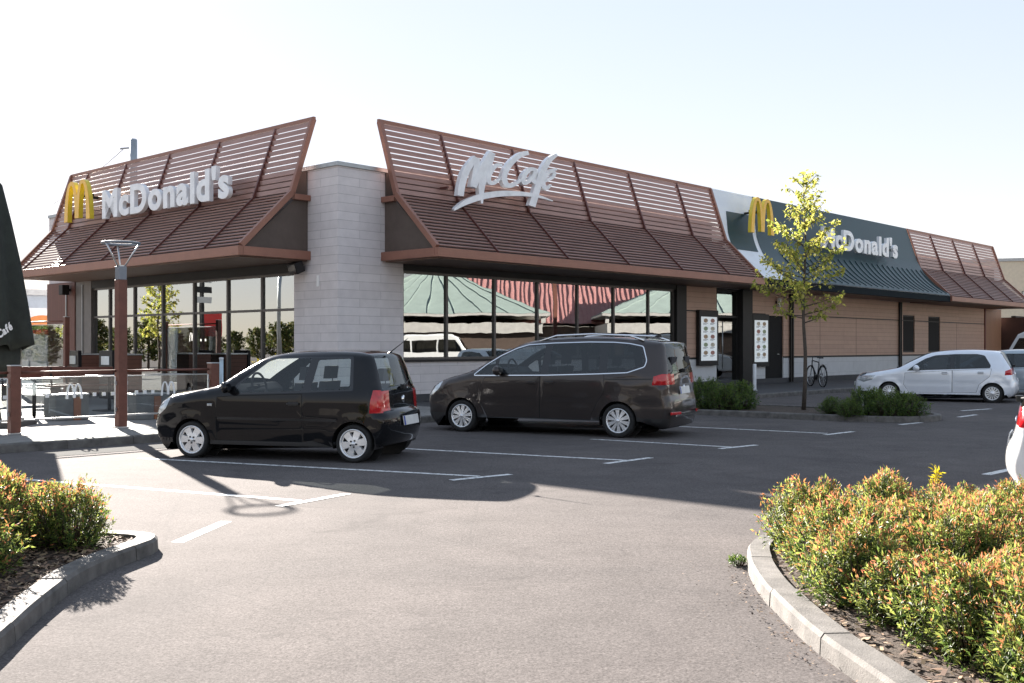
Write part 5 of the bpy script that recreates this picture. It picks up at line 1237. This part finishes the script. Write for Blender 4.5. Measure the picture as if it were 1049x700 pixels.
# young street tree
def tree(name, label, loc, H, z0, prof, nbr, mats, seed, trunk_r=.045, ll=.05, nleaf=14, group=None, spread=.5, lean=0):
    g = np.random.default_rng(seed); t = thing(name, label, 'tree', loc, g.uniform(0, 6), group)
    s = MB(); tp = [(lean * k / 8 + .02 * math.sin(k * 1.3), .02 * math.cos(k * 1.7), H * .97 * k / 8) for k in range(9)]
    s.tube(tp, [max(.008, trunk_r * (1 - .85 * k / 8)) for k in range(9)], 10); tr = s.build('trunk', MATS['tree_bark'], t, fixn=False)
    P, D, N = [], [], []; b = MB()
    for k in range(nbr):
        f = (k + g.uniform(0, 1)) / nbr; z = z0 + (H - z0) * f; a = k * 2.399 + g.normal(0, .3); L = np.interp(f, *prof) * g.uniform(.65, 1.1)
        if L < .05: continue
        d = np.array([math.cos(a), math.sin(a), .25 + .55 * f]); d /= np.linalg.norm(d); o = np.array([lean * z / H, 0, z])
        mid = o + d * L * .55 + np.array([0, 0, -.02 * L]); end = o + d * L + np.array([0, 0, .06 * L]); b.tube([o, mid, end], [max(.004, trunk_r * .32 * (1 - .6 * f)), trunk_r * .15, .003], 5)
        m = max(3, int(L * nleaf))
        for j in range(m):
            u = .2 + .8 * (j + g.uniform(0, 1)) / m; c = o + (end - o) * u; tw = unit(d + g.normal(0, .7, 3)); tl = L * g.uniform(.10, .30) * (1.1 - .5 * u)
            b.tube([c, c + tw * tl], [.004, .002], 3, cap=False)
            for q in range(int(g.integers(4, 9))):
                P.append(c + tw * tl * g.uniform(.3, 1.05) + g.normal(0, .03, 3)); D.append(unit(tw * .5 + g.normal(0, .7, 3) + np.array([0, 0, -.25]))); N.append(unit(np.array([0, 0, 1.]) + g.normal(0, .55, 3)))
    P, D, N = map(np.array, (P, D, N)); n = len(P); L_ = ll * g.uniform(.7, 1.25, n)
    V, F = leaf_faces(P, D, N, L_, L_ * .62, .12)
    b.build('branch', MATS['tree_bark'], t, fixn=False)
    leaf_object('crown', V, F, g.integers(0, 3, n), mats, t); return t
mat('tree_bark', (.075, .06, .048), .9, var=.3, scale=20, bump=.4)
ylm = [leafmat('young_leaf', (.42, .41, .08), .6), leafmat('young_leaf_pale', (.55, .51, .14), .6), leafmat('young_leaf_green', (.27, .32, .06), .55)]
tp = gp(824, 420, .09)
tree('young_tree', 'slender young tree with yellow green leaves on the planting island', tp, 5.0, 1.85, ([0, .12, .35, .55, .75, .92, 1], [.85, 1.2, 1.1, .9, .58, .40, .12]), 48, ylm, 3, .05, .088, 15)

# ------------------------------------------------------------ what stands round the lot and shows in the windows
def mirR(px, Z):                        # the place whose mirror image in the long facade appears there
    v = Vector(((px - CX) / CAM_F * Z, Z, 0)); n_ = -DL; return v - n_ * 2 * (v - CORNER).dot(n_)
def mirL(px, Z):
    v = Vector(((px - CX) / CAM_F * Z, Z, 0)); n_ = -DR; return v - n_ * 2 * (v - CORNER).dot(n_)
o0 = mirR(413, 60); o1 = mirR(690, 60); ax_ = (o1 - o0).normalized(); ra_ = math.atan2(ax_.y, ax_.x)
green_roof = mat('verdigris_roof', (.33, .40, .36), .5, var=.1, scale=2); red_roof = mat('red_roof', (.46, .24, .225), .6, var=.15, scale=3)
shopw = mat('shop_white', (.52, .50, .47), .7); shopd = mat('shop_dark', (.10, .07, .055), .6); orange = mat('orange_band', (.60, .20, .06), .6)
def pavilion(loc, rz, label, w):
    t = thing('pavilion', label, 'pavilion', loc, rz, 'green roofed pavilions across the lot'); h = 3.3
    MB().box(-w / 2 + .6, w / 2 - .6, -w / 2 + .6, w / 2 - .6, 0, 2.2).build('wall', shopd, t); MB().box(-w / 2 + .3, w / 2 - .3, -w / 2 + .3, w / 2 - .3, 2.201, 2.75).build('band', shopw, t)
    m = MB(); k = 10; rows = [(w / 2 * (1 - f) ** 1.45, h + 3.9 * f) for f in np.linspace(0, .94, k)]
    for a in range(4):
        q = a * math.pi / 2; ca, sa = math.cos(q), math.sin(q)
        for (r0, z0), (r1, z1) in zip(rows, rows[1:]): m.add([(x * ca - y * sa, x * sa + y * ca, z) for x, y, z in ((-r0, -r0, z0), (r0, -r0, z0), (r1, -r1, z1), (-r1, -r1, z1))], [(0, 1, 2, 3)])
        for s_ in np.linspace(-.9, .9, 9):
            pts_ = [(s_ * r, -r, z + .02) for r, z in rows]; m.tube([(x * ca - y * sa, x * sa + y * ca, z) for x, y, z in pts_], .022, 4, 1, cap=False)
    m.build('roof', [green_roof, mat('seam_green', (.28, .34, .31), .5)], t, merge=.001)
    MB().box(-w / 2, w / 2, -w / 2, w / 2, h - .15, h - .01).build('eaves', shopw, t)
    for x in (-1, 1):
        for y in (-1, 1): MB().box(x * (w / 2 - .3) - .1, x * (w / 2 - .3) + .1, y * (w / 2 - .3) - .1, y * (w / 2 - .3) + .1, 2.751, h - .151).build('post', shopw, t)
    return t
back = -Vector((math.cos(ra_ + math.pi / 2), math.sin(ra_ + math.pi / 2), 0)); 
pav = pavilion(mirR(442, 60) + back * 5, ra_ + math.pi, 'green roofed pavilion across the lot, nearer the road', 13.5)
dup(pav, mirR(738, 60) + back * 5, ra_ + math.pi, 'green roofed pavilion across the lot, farther from the road'); dup(pav, mirR(150, 60) + back * 5, ra_ + math.pi, 'green roofed pavilion at the near end of the row across the lot')
c = mirR(570, 66) + back * 5; t = thing('shop_row', 'low shop row with red roof between the green pavilions', 'shop', c, ra_ + math.pi)
MB().box(-9, 9, -4, 4, 0, 2.0).build('wall', shopw, t); MB().box(-9, 9, -4.05, 4, 2.001, 2.7).build('window_band', shopd, t); MB().prism([(-9.4, -4.8, 2.9), (-9.4, 4.8, 2.9), (-9.4, 0, 6.1)], (18.8, 0, 0)).build('roof', red_roof, t)
rs_ = MB()
for k in range(60): rs_.beam((-9.3 + .315 * k, -4.83, 2.95), (-9.3 + .315 * k, -.03, 6.13), .07, .05, (0, -3.2, 4.8))
rs_.build('roof_seams', mat('red_seam', (.42, .20, .19), .6), t); MB().box(-9, 9, -5.2, -4.06, 1.75, 2.1).build('canopy', shopw, t); MB().box(-9, -3.5, -5.23, -5.201, 1.7, 2.15).build('sign_band', orange, t)
for k in range(8): MB().box(-8.4 + 2.3 * k, -7.2 + 2.3 * k, -4.02, -4.001, .9, 1.7).build('window', shopd, t)
def van(loc, rz, label):
    t = thing('white_van', label, 'van', loc, rz); pw = p_white
    sec = [(-2.4, .35), (-2.4, 1.85), (-2.2, 2.0), (.9, 2.0), (1.2, 1.9), (1.75, 1.15), (2.35, .98), (2.45, .8), (2.45, .35)]
    MB().prism([(x, -.93, z) for x, z in sec], (0, 1.86, 0)).build('body', pw, t, bevel=.07)
    for s in (-1, 1):
        for a, b_ in ((-2.2, -1.0), (-.9, .2)): MB().box(a, b_, s * .935 - .005, s * .935 + .005, 1.2, 1.75).build('window', carglass_d, t)
        MB().prism([(.3, s * .935, 1.2), (1.5, s * .935, 1.2), (1.1, s * .935, 1.75), (.3, s * .935, 1.75)], (0, .008 * s, 0)).build('window', carglass_d, t)
        for x in (-1.45, 1.5): w = MB().lathe([(.2, -.1), (.33, -.1), (.34, 0), (.33, .1), (.2, .1)], (x, s * .86, .34), (0, 1, 0), 28).build('wheel', tyre_m, t); MB().lathe([(0, .02), (.21, .02)], (x, s * .93, .34), (0, s, 0), 20).build('rim', alloy, w)
        MB().box(2.44, 2.47, s * .72 - .14, s * .72 + .14, .72, .92).build('headlight', head_m, t); MB().box(-2.42, -2.39, s * .82 - .07, s * .82 + .07, .9, 1.5).build('tail_light', tail_m, t)
    MB().prism([(1.27, -.8, 1.83), (1.27, .8, 1.83), (1.72, .8, 1.22), (1.72, -.8, 1.22)], (.02, 0, .015)).build('windscreen', carglass_d, t)
    return t
t = thing('brown_lamp_post', 'brown lamp post across the lot, mirrored in the corner windows', 'lamp post', mirR(571, 46), 0); MB().box(-.09, .09, -.09, .09, 0, 4.6).build('shaft', post_m, t); MB().box(-.3, .3, -.12, .12, 4.601, 4.72).build('lamp_head', dark, t)
v0 = van(mirR(446, 50), ra_, 'white van parked across the lot, mirrored in the corner window')
dup(v0, Vector((19.6, 37.4, 0)), R(112), 'white van standing behind the pale grey hatchback')
# trees and a hedge line beyond the terrace side, mirrored in the end windows
big = [leafmat('tree_leaf_dark', (.05, .08, .02), .4), leafmat('tree_leaf_mid', (.09, .12, .03), .4), leafmat('tree_leaf_ochre', (.20, .17, .05), .4)]
bt = tree('roadside_tree', 'bushy roadside tree off to the left, mirrored in the terrace windows', (0, 0, 0), 6.0, .9, ([0, .2, .5, .8, 1], [1.6, 2.3, 2.2, 1.5, .3]), 60, big, 21, .14, .26, 12, 'roadside trees off to the left')
k = 0
for px, Z, s in ((120, 66, .8), (150, 70, .95), (178, 80, .75), (215, 78, .9), (238, 84, .8), (262, 80, .85), (285, 76, .95), (300, 82, 1.0), (330, 90, .9), (95, 74, 1.0), (200, 92, .9)):
    p = mirL(px, Z); lb = 'bushy roadside tree off to the left, mirrored in the terrace windows'
    s *= .55
    if k == 0: bt.location = p; bt.scale = (s,) * 3
    else: dup(bt, p, k * 1.3, lb, s)
    k += 1
yt = tree('yellow_tree', 'yellow leaved tree mirrored in the windows beside the entrance door', mirL(160, 58), 5.6, 1.8, ([0, .3, .6, 1], [.9, 1.4, 1.1, .2]), 44, ylm, 31, .09, .16, 12)
# sign pylons whose mirror images stand in the terrace glass
t = thing('red_sign', 'red flag shaped sign off to the left, mirrored in the terrace windows', 'sign', mirL(213, 58), R(40)); MB().box(-.06, .06, -.06, .06, 0, 3.4).build('pole', steel, t); MB().box(-.75, .75, -.09, -.061, 2.0, 3.3).build('panel', mat('sign_red', (.62, .03, .025), .4), t)
t = thing('light_mast', 'tall light mast off to the left, mirrored in the terrace windows', 'light mast', mirL(284, 60), 0); MB().tube([(0, 0, 0), (0, 0, 8)], [.14, .09], 12).build('pole', coping, t); MB().box(-.9, .9, -.15, .15, 8.0, 8.15).build('lamp_bar', coping, t)
t = thing('sign_tower', 'checkered sign tower off to the left, mirrored in the terrace windows', 'sign tower', mirL(204, 52), R(30)); MB().box(-.08, .08, -.08, .08, 0, 6).build('pole', dark, t)
for k in range(5): MB().box(-.5, .5, -.12, -.081, 3.6 + k * .5, 3.9 + k * .5).build('panel', dark if k % 2 else steel, t)
